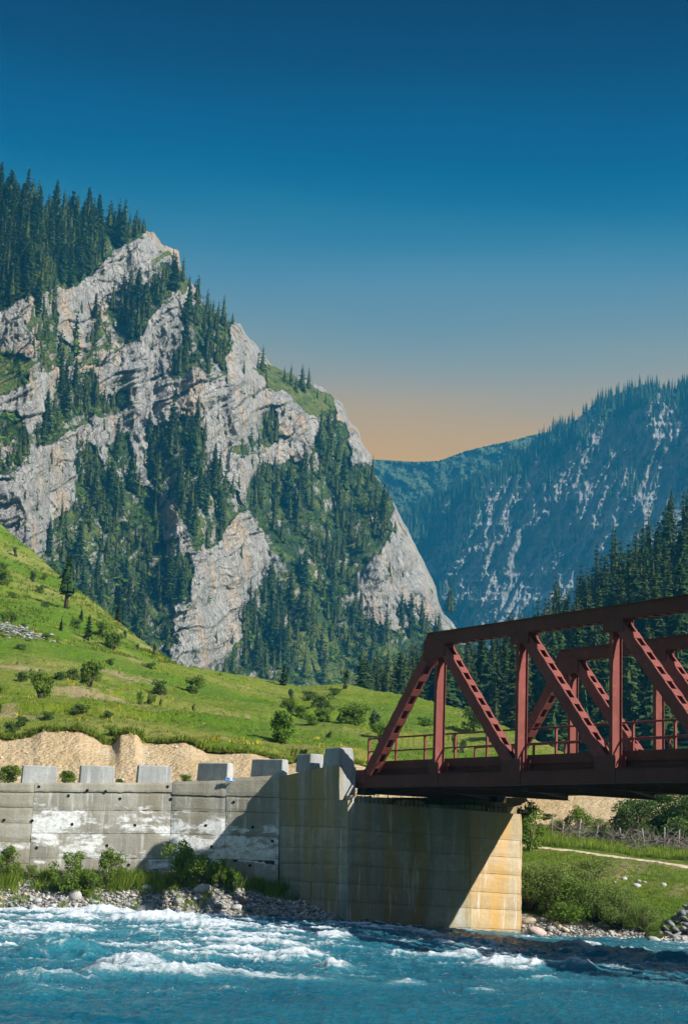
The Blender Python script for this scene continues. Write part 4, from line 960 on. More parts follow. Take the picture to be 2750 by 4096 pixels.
# stones
def stone_mesh(seed, flat, sub=2):
    import bmesh
    bm = bmesh.new(); bmesh.ops.create_icosphere(bm, subdivisions=sub, radius=1.0); r = np.random.default_rng(seed)
    k = r.normal(size=(5, 3)); k /= np.linalg.norm(k, axis=1)[:, None]; am = r.uniform(.05, .22, 5); ph = r.uniform(0, 6, 5)
    for v in bm.verts:
        c = np.array(v.co); s = 1 + sum(am[i] * math.sin(2.2 * float(c @ k[i]) + ph[i]) for i in range(5)) * .8
        pl = np.array([1.15, .9, flat]); c = c * s * pl; v.co = c
    me = bpy.data.meshes.new('stone'); bm.to_mesh(me); bm.free()
    me.polygons.foreach_set('use_smooth', np.ones(len(me.polygons), bool)); return me
def stone_mat(name, a, b):
    n = NT(name, .85, .2); v = n.pos(obj=True); c = n.mix(n.objrand(), a, b)
    c = n.mix(n.math('MULTIPLY', n.ramp(n.noise(v, 2.2, 6, .7), [(.4, 0), (.65, 1)]), .45), c, [x * .55 for x in a]); n.color(c); n.bump(n.noise(v, 5, 6, .7), .5, .1); return n.m
SMATS = [stone_mat('grey_stone', (.20, .21, .21), (.34, .34, .33)), stone_mat('pale_stone', (.36, .355, .335), (.50, .49, .465)), stone_mat('tan_stone', (.38, .30, .21), (.50, .43, .33)), stone_mat('slate_stone', (.13, .14, .145), (.24, .25, .25))]
SMATS.append(stone_mat('rust_stone', (.36, .15, .08), (.40, .19, .11))); SMATS.append(stone_mat('rose_stone', (.48, .36, .32), (.52, .40, .36)))
SM = [[stone_mesh(30 + 10 * m + i, f, 2) for i, f in enumerate((.55, .7, .42, .62))] for m in range(6)]
for m, l in enumerate(SM):
    for me in l: me.materials.append(SMATS[m])
def stone(p, r, m, label, group, cat='stone', rz=None, flat=1.0):
    me = SM[m][RNG.integers(4)]; o = link('river_stone', me, None, None, p + np.array([0, 0, r * .22])); o.rotation_euler = (RNG.normal(0, .18), RNG.normal(0, .18), RNG.uniform(0, 6.3) if rz is None else rz)
    o.scale = (r, r, r * flat); return tag(o, label.replace('COLOUR', ('grey', 'pale', 'tan', 'dark slate', 'rust red', 'pinkish')[m]), cat, group)
def build_stones():
    G1, L1 = 'loose stones on the gravel bank', 'small rounded COLOUR river stone among others on the gravel bank below the wall'
    G2, L2 = 'stones at the shore by the abutment', 'small COLOUR stone on the narrow shore between abutment and willows'
    cent = lambda px, py: lhit(px, py)
    big = [(291,3528,38,0,'large grey boulder among grass at the foot of the wall'),(304,3590,27,1,'pale rounded boulder below the grassy clump on the gravel'),(594,3560,27,1,'flat pale boulder on the gravel beneath tall grass'),
           (809,3566,30,1,'upright pale boulder on top of the stone heap'),(574,3645,42,0,'wide flat grey boulder at the water edge'),(948,3634,23,1,'pointed pale boulder at the water edge'),
           (976,3606,16,4,'rust red flat stone on the heap'),(1183,3588,46,3,'big dark boulder in the shade beside the wing wall'),(813,3532,14,1,'small white stone above the upright boulder'),(877,3630,20,3,'dark boulder half wet beside the pointed pale one'),(1100,3660,24,3,'dark low boulder at the shaded water line')]
    for px, py, w, m, lb in big: stone(cent(px, py), w / 96, m, lb, 'boulders on the gravel bank', 'boulder', 0.3)
    n = 0
    while n < 205:
        px, py = RNG.uniform(0, 1240), RNG.uniform(3535, 3705); 
        lo = 3560 if px < 700 else 3530
        if py < lo + (30 if px < 500 else 0) and RNG.random() < .85: continue
        if px > 1000 and py < 3560 + (px - 1000) * .3: continue
        if px < 420 and py < 3600 and RNG.random() < .7: continue
        p = cent(px, py)
        if p[2] < water_base(p[0], p[1]) - .04: continue
        w = RNG.lognormal(2.15, .45); stone(p, w / 96, int(RNG.choice([0, 1, 2, 3], p=[.4, .27, .1, .23])), L1, G1); n += 1
    n = 0
    while n < 70:
        px = RNG.uniform(2085, 2750); py = np.interp(px, [2083, 2300, 2600, 2750], [3712, 3732, 3762, 3760]) + RNG.normal(0, 13) - (14 if px < 2200 else 0)
        p = rhit(px, py); w = RNG.lognormal(2.0, .42)
        stone(p, w / 94, int(RNG.choice([0, 1, 2, 3], p=[.36, .40, .12, .12])), L2, G2); n += 1
    stone(rhit(2149, 3742), .34, 5, 'large flat pinkish boulder at the water beside the abutment', 'boulders at the shore', 'boulder', .3)
    stone(rhit(2115, 3692), .26, 2, 'tan boulder on the shore against the abutment foot', 'boulders at the shore', 'boulder'); stone(rhit(2168, 3690), .22, 3, 'mossy grey boulder under the willow bushes', 'boulders at the shore', 'boulder')
    stone(rhit(2260, 3727), .20, 2, 'brown flat boulder at the shore below the willows', 'boulders at the shore', 'boulder')
    # white stones lying on the slope below the path
    for px, py, w in ((2107,3478,10),(2250,3463,11),(2365,3488,12),(2352,3502,9),(2404,3505,11),(2355,3510,7),(2460,3536,11),(2495,3515,16),(2500,3504,9),(2525,3505,10),(2550,3526,14),(2575,3528,12),(2545,3545,24),(2652,3546,17),(2530,3478,9),(2555,3472,9)):
        stone(rhit(px, py), w / 120, 1, 'white stone lying on the grassy slope below the path', 'white stones on the slope')
    # gravel between the stones: too many to count
    V = []; Q = []; base = np.array([(1, 0, 0), (-1, 0, 0), (0, 1, 0), (0, -1, 0), (0, 0, .6), (0, 0, -.6)]); tri = np.array([(0, 2, 4), (2, 1, 4), (1, 3, 4), (3, 0, 4), (2, 0, 5), (1, 2, 5), (3, 1, 5), (0, 3, 5)])
    k = 0; P_, PX, PY = SURF['rb']
    pts = []
    for _ in range(5200):
        X = RNG.uniform(-16, 1.2); Y = RNG.uniform(66.9, 70); z = lbank_z(X, Y)
        if z > .02 + water_base(X, Y): pts.append((X, Y, z))
    for _ in range(2200):
        i = RNG.integers(36, 330); j = RNG.integers(36, 84); pts.append(tuple(P_[j, i]))
    for p in pts:
        r = RNG.lognormal(-3.0, .45); M = base * r * RNG.uniform(.6, 1.4, 3); t = RNG.uniform(0, 6.3); c_, s_ = math.cos(t), math.sin(t)
        M = np.stack([M[:, 0] * c_ - M[:, 1] * s_, M[:, 0] * s_ + M[:, 1] * c_, M[:, 2]], -1) + np.array(p) + np.array([0, 0, r * .2]); V.append(M); Q.append(tri + 6 * k); k += 1
    n = NT('mixed_pebbles', .9, .15); rr = n.island(); n.color(n.ramp(rr, [(0, (.12, .125, .13)), (.35, (.30, .31, .31)), (.6, (.40, .38, .34)), (.8, (.42, .32, .22)), (1, (.62, .61, .58))]))
    tag(link('gravel', raw_mesh('gravel', np.concatenate(V), np.concatenate(Q), True), n.m), 'fine mixed gravel between the river stones', 'gravel', kind='stuff')
build_stones()
def build_stone_pile():
    c = rhit(2712, 3750); root = empty('stone_pile', c, 'dry stacked pile of dark rounded stones at the river edge', 'stone pile')
    k = 0
    for row in range(6):
        n = 8 - row
        for i in range(n):
            x = (i - (n - 1) / 2) * .32 + RNG.normal(0, .04) + .35 + row * .07
            for dpt in range(2):
                o = link('stone', SM[3 if RNG.random() < .85 else 0][RNG.integers(4)], None, root, (x, .25 * dpt + RNG.normal(0, .05), .10 + row * .22 + RNG.normal(0, .02)))
                o.scale = np.array([.2, .17, .17]) * RNG.uniform(.85, 1.25); o.rotation_euler = (RNG.normal(0, .3), RNG.normal(0, .3), RNG.uniform(0, 6))
build_stone_pile()
# rag caught on the coping
def build_rag():
    c = U(918, 3118, wy(918) - .28); m = MB(); V = []; n = 9
    for i in range(n):
        for j in range(5):
            V.append(c + np.array([(i - 4) * .055, -.02 - .06 * (j > 2) + RNG.normal(0, .012), .10 - j * .045 + RNG.normal(0, .02) - .05 * abs(i - 4) / 4]))
    m.add(V, [tuple(q) for q in grid_faces(5, n)]); mt = NT('rag_cloth', .9).m; nn = NT('blue_white_rag', .9, .1); nn.color(nn.mix(nn.ramp(nn.noise(nn.pos(), 7, 3), [(.45, 0), (.52, 1)]), (.55, .58, .6), (.05, .2, .5)))
    tag(m.build('rag', nn.m), 'crumpled blue and white rag caught on the coping edge', 'rag')
build_rag()
# ------------------------------------------------------------------ trees and plants
def rot_to(d):
    d = d / np.linalg.norm(d); a = np.cross(d, [0, 0, 1.0]); n = np.linalg.norm(a)
    a = np.array([1.0, 0, 0]) if n < 1e-3 else a / n
    return d, a, np.cross(a, d)
def spruce_mesh(seed, R=.13, whorls=34, per=10, lo=.06, spray=6, ragged=.35):
    """crown of drooping branches, each a row of small needle sprays; height 1"""
    r = np.random.default_rng(seed); T = []
    gap = r.uniform(0, 6.28); 
    for w in range(whorls):
        z = lo + (1 - lo) * (w + r.uniform(-.3, .3)) / whorls
        prof = R * ((1 - z ** 1.7) ** 1.0 * .93 + .03) * (1 if z > lo + .1 else .7)
        prof *= 1 + .20 * math.sin(z * 23 + gap) * ragged
        k = max(4, int(per * (1 - z) ** .35))
        for b in range(k):
            if r.random() < .10: continue
            an = r.uniform(0, 6.283); L = prof * r.uniform(1 - ragged, 1.2) * (1 + .34 * math.sin(3 * an + 17 * z + gap) * math.sin(2 * an - 29 * z + gap * 2))
            d = np.array([math.cos(an), math.sin(an), 0]); sd = np.array([-d[1], d[0], 0])
            droop = r.uniform(.15, .55) * (1 - z * .9)
            for s in range(spray):
                f = (s + r.uniform(.1, .9)) / spray
                if f < .2 and r.random() < .5: continue
                p = d * L * f + np.array([0, 0, z - L * droop * f * f + .25 * L * f * (z > .8)])
                sz = (.026 + .030 * (1 - f)) * (.45 + .65 * (1 - z)) * r.uniform(.8, 1.35) * (R / .13) ** .5
                q = r.normal(size=3); q[2] = -abs(q[2]) * .9
                tip = p + (d * .9 + sd * r.uniform(-.9, .9) + np.array([0, 0, -.75 * r.uniform(.2, 1.3)])) * sz
                up = sd * r.uniform(.5, 1) + np.array([0, 0, r.uniform(-.3, .7)])
                T.append((p + up * sz * .75, p - up * sz * .75, tip))
    for i in range(14): # dark heart of the crown
        a0, a1 = 6.283 * i / 14, 6.283 * (i + 1.25) / 14; rr = R * .50 * r.uniform(.8, 1.15); T.append(((rr * math.cos(a0), rr * math.sin(a0), lo + .02), (rr * math.cos(a1), rr * math.sin(a1), lo + .02), (0, 0, r.uniform(.86, .94))))
    for s in range(5): # leader
        z = .955 + .012 * s; a = r.uniform(0, 6.28); d = np.array([math.cos(a), math.sin(a), 0]) * .007; T.append(((d[0], d[1], z), (-d[0], -d[1], z), (0, 0, z + .03)))
    V = np.array(T).reshape(-1, 3); return raw_mesh('crown', V, np.arange(len(V)).reshape(-1, 3))
def trunk_mesh(h=.85, r0=.014, bend=0.0, mat=None):
    me = MB().tube([(0, 0, -.03), (bend * .3, 0, h * .35), (bend, 0, h * .7), (bend, 0, h)], [r0, r0 * .8, r0 * .5, r0 * .12], 6).mesh('trunk', smooth=True); me.materials.append(mat or MAT['bark']); return me
SPR = [spruce_mesh(1, .115), spruce_mesh(2, .10, 36), spruce_mesh(3, .14, 32, 11), spruce_mesh(4, .085, 38, 9), spruce_mesh(5, .125, 28, 8, .16, 6, .6), spruce_mesh(6, .11, 34, 10, .04), spruce_mesh(7, .10, 26, 7, .10, 6, .7), spruce_mesh(8, .13, 30, 10, .05, 6, .5)]
for i, m in enumerate(SPR): m.materials.append(MAT['spruce_b' if i in (2, 7) else 'spruce'])
SPL = [spruce_mesh(11, .13, 18, 6, .04, 4), spruce_mesh(12, .11, 18, 6, .04, 4), spruce_mesh(13, .145, 17, 6, .04, 4)]
TRK = [trunk_mesh(.9, .012), trunk_mesh(.9, .015, .01)]

def leafy_mesh(seed, wid=1.0, lobes=9, leaves=900, leaf=.06, lowest=.12, shape='round', hang=0.0):
    """foliage of a shrub or small tree, height about 1, half-width wid/2"""
    r = np.random.default_rng(seed); C = []
    for i in range(lobes):
        a = r.uniform(0, 6.283); zz = r.uniform(lowest + .1, .82); rr = wid * .5 * (.62 if shape == 'round' else .62 * (1.1 - zz)) * math.sqrt(r.random())
        if shape == 'column': rr = wid * .22 * r.random()
        C.append((np.array([rr * math.cos(a), rr * math.sin(a), zz]), r.uniform(.15, .30) * (wid * .5 + .5)))
    if shape != 'column': C.append((np.array([0, 0, .78]), .2))
    T = []
    per = leaves // len(C)
    for c, s in C:
        n = r.normal(size=(per, 3)); n /= np.linalg.norm(n, axis=1)[:, None]; rad = s * r.uniform(.25, 1.08, per) ** .6
        sc_ = np.array([wid * .62, wid * .62, .72 if shape != 'column' else 1.0]) if shape != 'column' else np.array([wid * .8, wid * .8, 1.1])
        P = c + n * rad[:, None] * sc_
        for p, q in zip(P, n):
            if p[2] < .02: p[2] = r.uniform(.02, .15)
            d = r.normal(size=3) + q * .6; d[2] -= hang; d /= np.linalg.norm(d); u = np.cross(d, r.normal(size=3)); u /= np.linalg.norm(u) + 1e-9
            l = leaf * r.uniform(.6, 1.3)
            T.append((p - d * l * .5, p + u * l * .33, p + d * l * .6)); T.append((p - d * l * .5, p + d * l * .6, p - u * l * .33))
    V = np.array(T).reshape(-1, 3); me = raw_mesh('foliage', V, np.arange(len(V)).reshape(-1, 3)); me['c'] = 0
    m = MB()
    for c, s in C: 
        mid = c * np.array([.4, .4, .55]) + r.normal(0, .03, 3); m.tube([(0, 0, -.04), mid, c], [.018, .012, .005], 5)
    return me, m.mesh('stems', smooth=True)
LEAFY = {}
def kind(name, mat, variants, bark='bark', **kw):
    L = []
    for i in range(variants):
        a, b = leafy_mesh(hash_(name) + i, **kw); a.materials.append(MAT[mat]); b.materials.append(MAT[bark]); L.append((a, b))
    LEAFY[name] = L
def hash_(s): return sum((i + 3) * ord(c) for i, c in enumerate(s)) % 10007
kind('bush', 'leaf', 3, wid=1.3, lobes=13, leaves=1500, leaf=.095, lowest=.02)
kind('darkbush', 'leaf_dark', 3, wid=1.5, lobes=10, leaves=1200, leaf=.10, lowest=.05)
kind('tree', 'leaf', 2, wid=1.15, lobes=14, leaves=1800, leaf=.085, lowest=.18)
kind('juniper', 'juniper', 3, wid=.55, lobes=12, leaves=1200, leaf=.055, lowest=.0, shape='column')
kind('willow', 'leaf_olive', 3, wid=1.35, lobes=16, leaves=5200, leaf=.034, lowest=.02)
kind('willowdark', 'leaf', 2, wid=1.35, lobes=14, leaves=4200, leaf=.036, lowest=.02)
kind('broadleaf', 'leaf_dark', 2, wid=1.15, lobes=18, leaves=5200, leaf=.040, lowest=.02)
kind('sapling', 'leaf', 3, wid=.95, lobes=14, leaves=2300, leaf=.05, lowest=.0)
def plant(k, p, h, label, cat, group, name, w=1.0, parts=('stems', 'foliage')):
    a, b = LEAFY[k][RNG.integers(len(LEAFY[k]))]
    o = empty(name, p, label, cat, group, RNG.uniform(0, 6.28), (h * w, h * w, h))
    link(parts[0], b, None, o); link(parts[1], a, None, o); return o

# ---- gather every spruce, then build the ones that show largest one by one
TREES = []   # (size in photo px, position, height, zone, variant)
def add_tree(p, h, zone, var=None):
    px = proj(p); 
    if not (-420 < px[0] < 3250): return
    TREES.append((h * F / p[1], p, h, zone, var))
def scatter(poly, n, h0, h1, zone, mind=18):
    q = np.array(poly); x0, y0 = q.min(0); x1, y1 = q.max(0); got = []; t = 0
    while len(got) < n and t < 14000:
        t += 1; x, y = RNG.uniform(max(x0, -400), x1), RNG.uniform(y0, min(y1, 2780))
        if not inpoly(x, y, poly): continue
        if any(abs(x - a) < mind and abs(y - b) < mind * 1.4 for a, b in got): continue
        gx, top, _, _ = SURF['mountain']
        if y < np.interp(x, gx, top) + 6: continue
        got.append((x, y)); add_tree(mountain_at(x, y), RNG.uniform(h0, h1) * RNG.choice([.62, .85, 1, 1.08], p=[.2, .25, .35, .2]), zone)
for i, n, h0, h1 in ((0, 420, 12, 19), (1, 58, 10, 18), (2, 28, 11, 18), (4, 32, 10, 17), (5, 12, 10, 15), (6, 56, 11, 19), (7, 120, 10, 18), (8, 130, 10, 19), (10, 75, 10, 19), (11, 10, 8, 14)):
    scatter(VEG[i], n, h0, h1, 'summit' if i == 0 else ('foot' if i in (7, 8, 10) else 'ledge'), 12 if i == 0 else (14 if i != 10 else 20))
for vx, vy, vh in ((432,652,36),(445,655,26),(330,527,40),(316,524,45),(272,518,72),(255,515,55),(296,520,48),(172,500,75),(120,488,62),(30,455,80),(478,745,82),(492,752,66),(530,738,38),(522,740,24),(598,845,82),(606,880,60),(588,838,40),(648,870,48),(663,875,64),(688,890,80),(703,885,64),(675,892,50),(615,955,40),(632,1010,48),(755,1040,80),(770,1050,95),(735,1060,75),(838,1120,70),(858,1150,80),(880,1190,70),(870,1230,90),(1025,1395,95),(935,1440,110),(880,1460,95),(965,1450,80),(1000,1450,75),(850,1470,110)):
    q = mountain_at(vx * K, min(vy * K + 4, 2800)); add_tree(q, vh * .85 * K * q[1] / F, 'ledge' if vy < 1050 else 'foot')
# more rock ledge loners
gx_, top_, _, _ = SURF['mountain']
for _ in range(170):
    x, y = RNG.uniform(0, 1700), RNG.uniform(1200, 2600)
    if y > np.interp(x, gx_, top_) + 25: add_tree(mountain_at(x, y), RNG.uniform(3, 8), 'ledge')
PF, PFX, PFY = SURF['forest']
# forest beyond the bridge
cells = []
for _ in range(2600):
    j, i = RNG.integers(8, 110), RNG.integers(2, 198); p = PF[j, i]
    if any((p[0] - a) ** 2 + (p[1] - b) ** 2 < 3.7 ** 2 for a, b in cells): continue
    cells.append((p[0], p[1])); px = proj(p)
    hh = RNG.uniform(11, 18) * (1 if RNG.random() < .75 else .6)
    hh *= np.interp(px[0], [1600, 1750, 2250, 2500], [.85, .95, 1.0, 1.15])
    if px[0] < 1950 and p[1] < 240: continue
    add_tree(p, hh, 'forest')
TREES.sort(key=lambda t: -t[0])
def vis_est(t):
    x, y = proj(t[1] + np.array([0, 0, t[2] * .6])); return y < 3120 and -20 < x < 2770
vis = [t for t in TREES if vis_est(t)]
NEAR = [t for t in vis if t[3] == 'forest'][:115] + [t for t in vis if t[3] != 'forest'][:180]
ids = {id(t) for t in NEAR}; REST = [t for t in TREES if id(t) not in ids]
LBL = {'summit': ('spruce standing in the dense wood on the summit slope', 'spruces on the summit slope'),
       'ledge': ('spruce growing on a ledge of the pale cliff', 'spruces on the cliff ledges'),
       'foot': ('spruce in the wood climbing the foot of the cliff', 'spruces at the foot of the cliff'),
       'forest': ('spruce in the shaded forest behind the bridge', 'spruces in the forest behind the bridge')}
for s, p, h, zone, var in NEAR:
    lb, gp = LBL[zone]; v = int(RNG.integers(len(SPR))) if var is None else var
    big = h > {'summit': 16, 'ledge': 14, 'foot': 16, 'forest': 15}[zone]
    lb = ('tall ' if big else 'short ') + ('dense', 'slender', 'broad pale green', 'very narrow', 'ragged open', 'full bottomed', 'thin ragged', 'broad light green')[v] + ' ' + lb
    w = RNG.uniform(1.1, 1.5) if zone == 'forest' else RNG.uniform(1.25, 1.85); o = empty('spruce_tree', p - np.array([0, 0, .3]), lb, 'spruce', gp, RNG.uniform(0, 6.28), (h * w, h * w, h))
    o.rotation_euler = (RNG.normal(0, .025), RNG.normal(0, .025), RNG.uniform(0, 6.28))
    link('trunk', TRK[RNG.integers(2)], None, o); link('crown', SPR[v], None, o)
def merged(name, items, meshes, mat, label, cat):
    Vs = []; Qs = []; b = 0
    src = []
    for m in meshes:
        v = np.zeros(len(m.vertices) * 3, np.float32); m.vertices.foreach_get('co', v); src.append(v.reshape(-1, 3))
    for p, h, w in items:
        v = src[RNG.integers(len(src))]; a = RNG.uniform(0, 6.28); c, s = math.cos(a), math.sin(a)
        q = np.stack([(v[:, 0] * c - v[:, 1] * s) * h * w, (v[:, 0] * s + v[:, 1] * c) * h * w, v[:, 2] * h], -1) + p
        Vs.append(q); Qs.append(np.arange(len(v)).reshape(-1, 3) + b); b += len(v)
    return tag(link(name, raw_mesh(name, np.concatenate(Vs), np.concatenate(Qs)), mat), label, cat, kind='stuff')
merged('forest', [(p - np.array([0, 0, .3]), h, RNG.uniform(1.2, 1.8)) for s, p, h, z, v in REST], SPL, MAT['spruce'], 'smaller spruces filling the wood on the cliff and slope', 'forest')
# far mountain woods
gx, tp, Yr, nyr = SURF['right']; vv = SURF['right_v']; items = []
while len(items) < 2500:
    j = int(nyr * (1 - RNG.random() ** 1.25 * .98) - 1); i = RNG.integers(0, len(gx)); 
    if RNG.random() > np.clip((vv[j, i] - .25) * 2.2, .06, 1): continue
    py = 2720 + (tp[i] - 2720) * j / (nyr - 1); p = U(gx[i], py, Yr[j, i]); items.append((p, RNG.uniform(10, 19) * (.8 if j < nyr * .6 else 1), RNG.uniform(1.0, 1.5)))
merged('far_forest', items, SPL, MAT['spruce_hazed'], 'distant blue spruces covering the far mountain', 'forest')

# ---- undergrowth on the cliff
def clump_mesh(seed, n=26):
    r = np.random.default_rng(seed); T = []
    for _ in range(n):
        d = r.normal(size=3); d[2] = abs(d[2]); d /= np.linalg.norm(d); p = d * r.uniform(.4, 1) * np.array([1, 1, .75]); a = r.normal(size=3) * .38; b = r.normal(size=3) * .38; T.append((p, p + a, p + b))
    V = np.array(T).reshape(-1, 3); return raw_mesh('clump', V, np.arange(len(V)).reshape(-1, 3))
CL = [clump_mesh(i) for i in range(3)]
items = []
for _ in range(2800):
    x, y = RNG.uniform(-40, 1850), RNG.uniform(900, 2780)
    if y < np.interp(x, gx_, top_) + 3: continue
    inside = any(inpoly(x, y, p) for p in VEG); 
    if not inside and RNG.random() < .86: continue
    p = mountain_at(x, y); s = RNG.uniform(.7, 2.4) * (1.25 if y > 2300 else 1) * (1 if inside else .7); items.append((p, s, 1.0))
merged('undergrowth', items, CL, MAT['scrub'], 'bright green scrub between rocks and trees on the cliff', 'scrub')

# ---- grass hill plants
HP = np.concatenate([SURF['hill'].reshape(-1, 3), SURF['hill2'].reshape(-1, 3)]); HQ = proj(HP)
def hill_at(px, py): return HP[np.argmin((HQ[:, 0] - px) ** 2 + (HQ[:, 1] - py) ** 2 + (HP[:, 1] > 165) * 30)]
def c2(x, y): return x * .877, 1900 + y * .877
def hplant(k, cx, cy, hpx, label, cat, group, name, w=1.0, src=False, parts=('stems', 'foliage')):
    x, y = (cx, cy) if src else c2(cx, cy); p = hill_at(x, y); return plant(k, p - np.array([0, 0, .08]), hpx * (1.12 if k != 'juniper' else 1) * .877 * p[1] / F, label, cat, group, name, w, parts)
GB, GJ = 'bushes on the grass hill', 'junipers on the grass hill'
p = hill_at(*c2(300, 622)); h = 265 * .877 * p[1] / F
o = empty('pine_tree', p, 'lone dark pine with bare lower trunk on the grass hillside', 'pine', None, 1.0, (h * 1.5, h * 1.5, h))
link('trunk', trunk_mesh(.9, .028, .03), None, o); link('crown', spruce_mesh(77, .17, 22, 10, .32, 7, .6), MAT['spruce_b'], o)
for cx, cy, hh, lb in ((280,712,62,'small dark fir on the hillside above the yellow flowers'),(372,665,62,'small conical fir just behind the blue green fir'),(405,755,122,'bushy blue green fir on the hillside beside bright bushes'),(540,665,110,'pale green young fir at the edge of the dark wood'),(1290,960,95,'young fir at the crest of the grass hill')):
    p = hill_at(*c2(cx, cy)); h = hh * .877 * p[1] / F; o = empty('fir_tree', p, lb, 'fir', None, RNG.uniform(0, 6), (h * 2.0, h * 2.0, h)); link('trunk', TRK[0], None, o); link('crown', SPR[RNG.integers(6)], None, o)
for cx, cy, hh, w, lb in ((150,488,78,1.15,'rounded juniper on the open hillside below the cliff'),(570,742,46,1.2,'small juniper on the hill edge near the wood'),(626,798,44,1.2,'small squat juniper below the hill edge'),(706,820,56,1.3,'juniper where the hill edge meets the rocks'),(650,738,48,1.3,'dark juniper against the spruces on the hill edge'),(68,372,45,1.6,'low juniper high on the hillside beneath the grey cliff')):
    hplant('juniper', cx, cy, hh, lb, 'juniper', GJ, 'juniper', w)
for cx, cy, hh, w, lb, k in ((38,695,80,1.0,'dense green bush beside the patch of white scree','bush'),(350,700,46,1.1,'bright green bush beside the blue green fir','bush'),(460,735,68,.9,'bright green bush touching the blue green fir','bush'),(520,800,80,1.0,'olive green bush on the near hill crest','tree'),
    (415,965,118,.85,'tall green bush in the middle of the lush patch','tree'),(180,1020,125,.85,'small round tree casting its shadow on the slope','tree'),(95,940,45,1.2,'low dark bush in the lush green patch','darkbush'),(730,1000,66,1.0,'dark green bush beside a bare soil streak','darkbush'),(895,1000,80,1.1,'broad green bush on the middle of the slope','bush'),
    (680,1085,95,.7,'thin twisted shrub on the slope','sapling'),(640,1050,70,.6,'thin bare shrub above the twisted one','sapling'),(1290,1215,140,.85,'large round leafy bush above the road cutting','bush'),(1310,1085,75,1.0,'green bush on the right shoulder of the hill near the wood','bush'),(1372,1105,55,1.1,'low bush in the gully of the hill shoulder','bush'),
    (1470,1075,70,1.1,'dark bush at the top of the gully','darkbush'),(1480,1125,62,1.1,'green bush low in the gully','bush'),(1415,1140,52,1.2,'spreading bush at the gully mouth','bush'),(1530,1005,34,1.2,'small dark bush on the hill crest','darkbush'),(1410,1030,40,1.2,'low bush on the upper shoulder','darkbush'),
    (225,1120,42,1.2,'small dark bush on the dry patch','darkbush'),(108,1145,46,1.3,'dark bush above the earth cutting','darkbush'),(45,1200,75,.8,'upright dark shrub at the lip of the earth cutting','darkbush'),(365,1090,48,1.4,'low spreading bush on the dry patch','darkbush'),(490,1105,34,1.2,'tiny dark bush on the slope','darkbush'),(140,1185,34,1.2,'tiny bush at the lip of the cutting','darkbush'),
    (500,865,28,1.2,'tiny dark bush on the near crest','darkbush'),(680,885,30,1.6,'flat bush on the upper slope','darkbush'),(770,940,36,1.2,'small bush beside the soil streak','darkbush'),(270,930,40,1.2,'low bush inside the lush patch','darkbush'),(90,800,30,1.3,'tiny bush near the scree','darkbush'),(510,1190,50,1.0,'green shrub overhanging the earth cutting','bush'),(60,560,30,1.3,'small bush on the high slope','bush'),(190,540,42,1.1,'bright bush in the shadow of the pine','bush'),(205,480,34,1.1,'bright small bush beside the rounded juniper','bush'),(10,500,70,1.2,'green bush at the far end of the high slope','bush'),(10,440,45,1.2,'green bush above another on the high slope','bush'),(215,755,36,1.3,'green bush beside the yellow flowers','bush'),(115,700,28,1.2,'little green bush by the scree','bush'),(210,600,26,1.2,'little dark bush near the pine foot','darkbush'),(340,930,50,1.1,'dark bush left of the tall green bush','darkbush')):
    hplant(k, cx, cy, hh, lb, 'bush', GB, 'bush', w)
for x, y, hh, w, lb in ((1497,2925,120/.877,1.1,'tall columnar juniper on the hill shoulder behind the end post'),(1819,3012,80/.877,1.3,'juniper seen through the railing of the bridge'),(1850,3015,70/.877,1.2,'second juniper seen through the bridge railing'),(1385,2755,84/.877,1.1,'juniper standing on the crest of the hill'),(1160,2800,60/.877,1.3,'juniper low on the hill shoulder')):
    hplant('juniper', x, y, hh, lb, 'juniper', GJ, 'juniper', w, True)
for x, y, hh, w, lb, k in ((1425,2905,85,1.5,'wide green bush beside the columnar juniper','bush'),(1895,2925,95,.8,'dark leafy bush behind the first diagonal','darkbush'),(1700,2905,40,1.5,'low bush behind the end post','bush'),(1960,2960,70,.9,'bush on the hill behind the second post','bush'),(1520,2950,60,1.4,'low green bush at the foot of the juniper','bush')):
    hplant(k, x, y, hh / .877, lb, 'bush', GB, 'bush', w, True)
# tufts of grass and herbs over the slope: beyond counting
def tufts(name, pts, mat, hs, label, blades=6, spread=.5, lean=.5, thin=.16):
    n = len(pts); h = RNG.uniform(*hs, n)[:, None]; P = np.asarray(pts)[:, None, :]
    a = RNG.uniform(0, 6.283, (n, blades)); o = RNG.uniform(0, 1, (n, blades)) * spread * h
    b = P + np.stack([np.cos(a) * o, np.sin(a) * o, 0 * a - .02], -1); w = h * thin
    t = a + RNG.normal(0, 1, a.shape); tip = b + np.stack([np.cos(t) * lean * h, np.sin(t) * lean * h, h * RNG.uniform(.6, 1.1, a.shape)], -1)
    sd = np.stack([-np.sin(t), np.cos(t), 0 * t], -1) * w[..., None]
    V = np.stack([b - sd, b + sd, tip], 2).reshape(-1, 3)
    return tag(link(name, raw_mesh(name, V, np.arange(len(V)).reshape(-1, 3)), mat), label, 'grass', kind='stuff')
h1, h2 = SURF['hill'], SURF['hill2']
def pick(P, n, fn=None):
    out = []
    while len(out) < n:
        j, i = RNG.integers(0, P.shape[0] - 1), RNG.integers(0, P.shape[1] - 1); u, v = RNG.random(2); p = P[j, i] * (1 - u) * (1 - v) + P[j, i + 1] * u * (1 - v) + P[j + 1, i] * (1 - u) * v + P[j + 1, i + 1] * u * v
        if fn is None or fn(p): out.append(p)
    return np.array(out)
patch = lambda s, t: (lambda p: perlin(p[0] / 5, p[1] / 5, s) > t)
tufts('grass', pick(h1, 5000, patch(301, -.1)), MAT['tuft'], (.06, .2), 'grass and herb tufts all over the hillside', 7, .7)
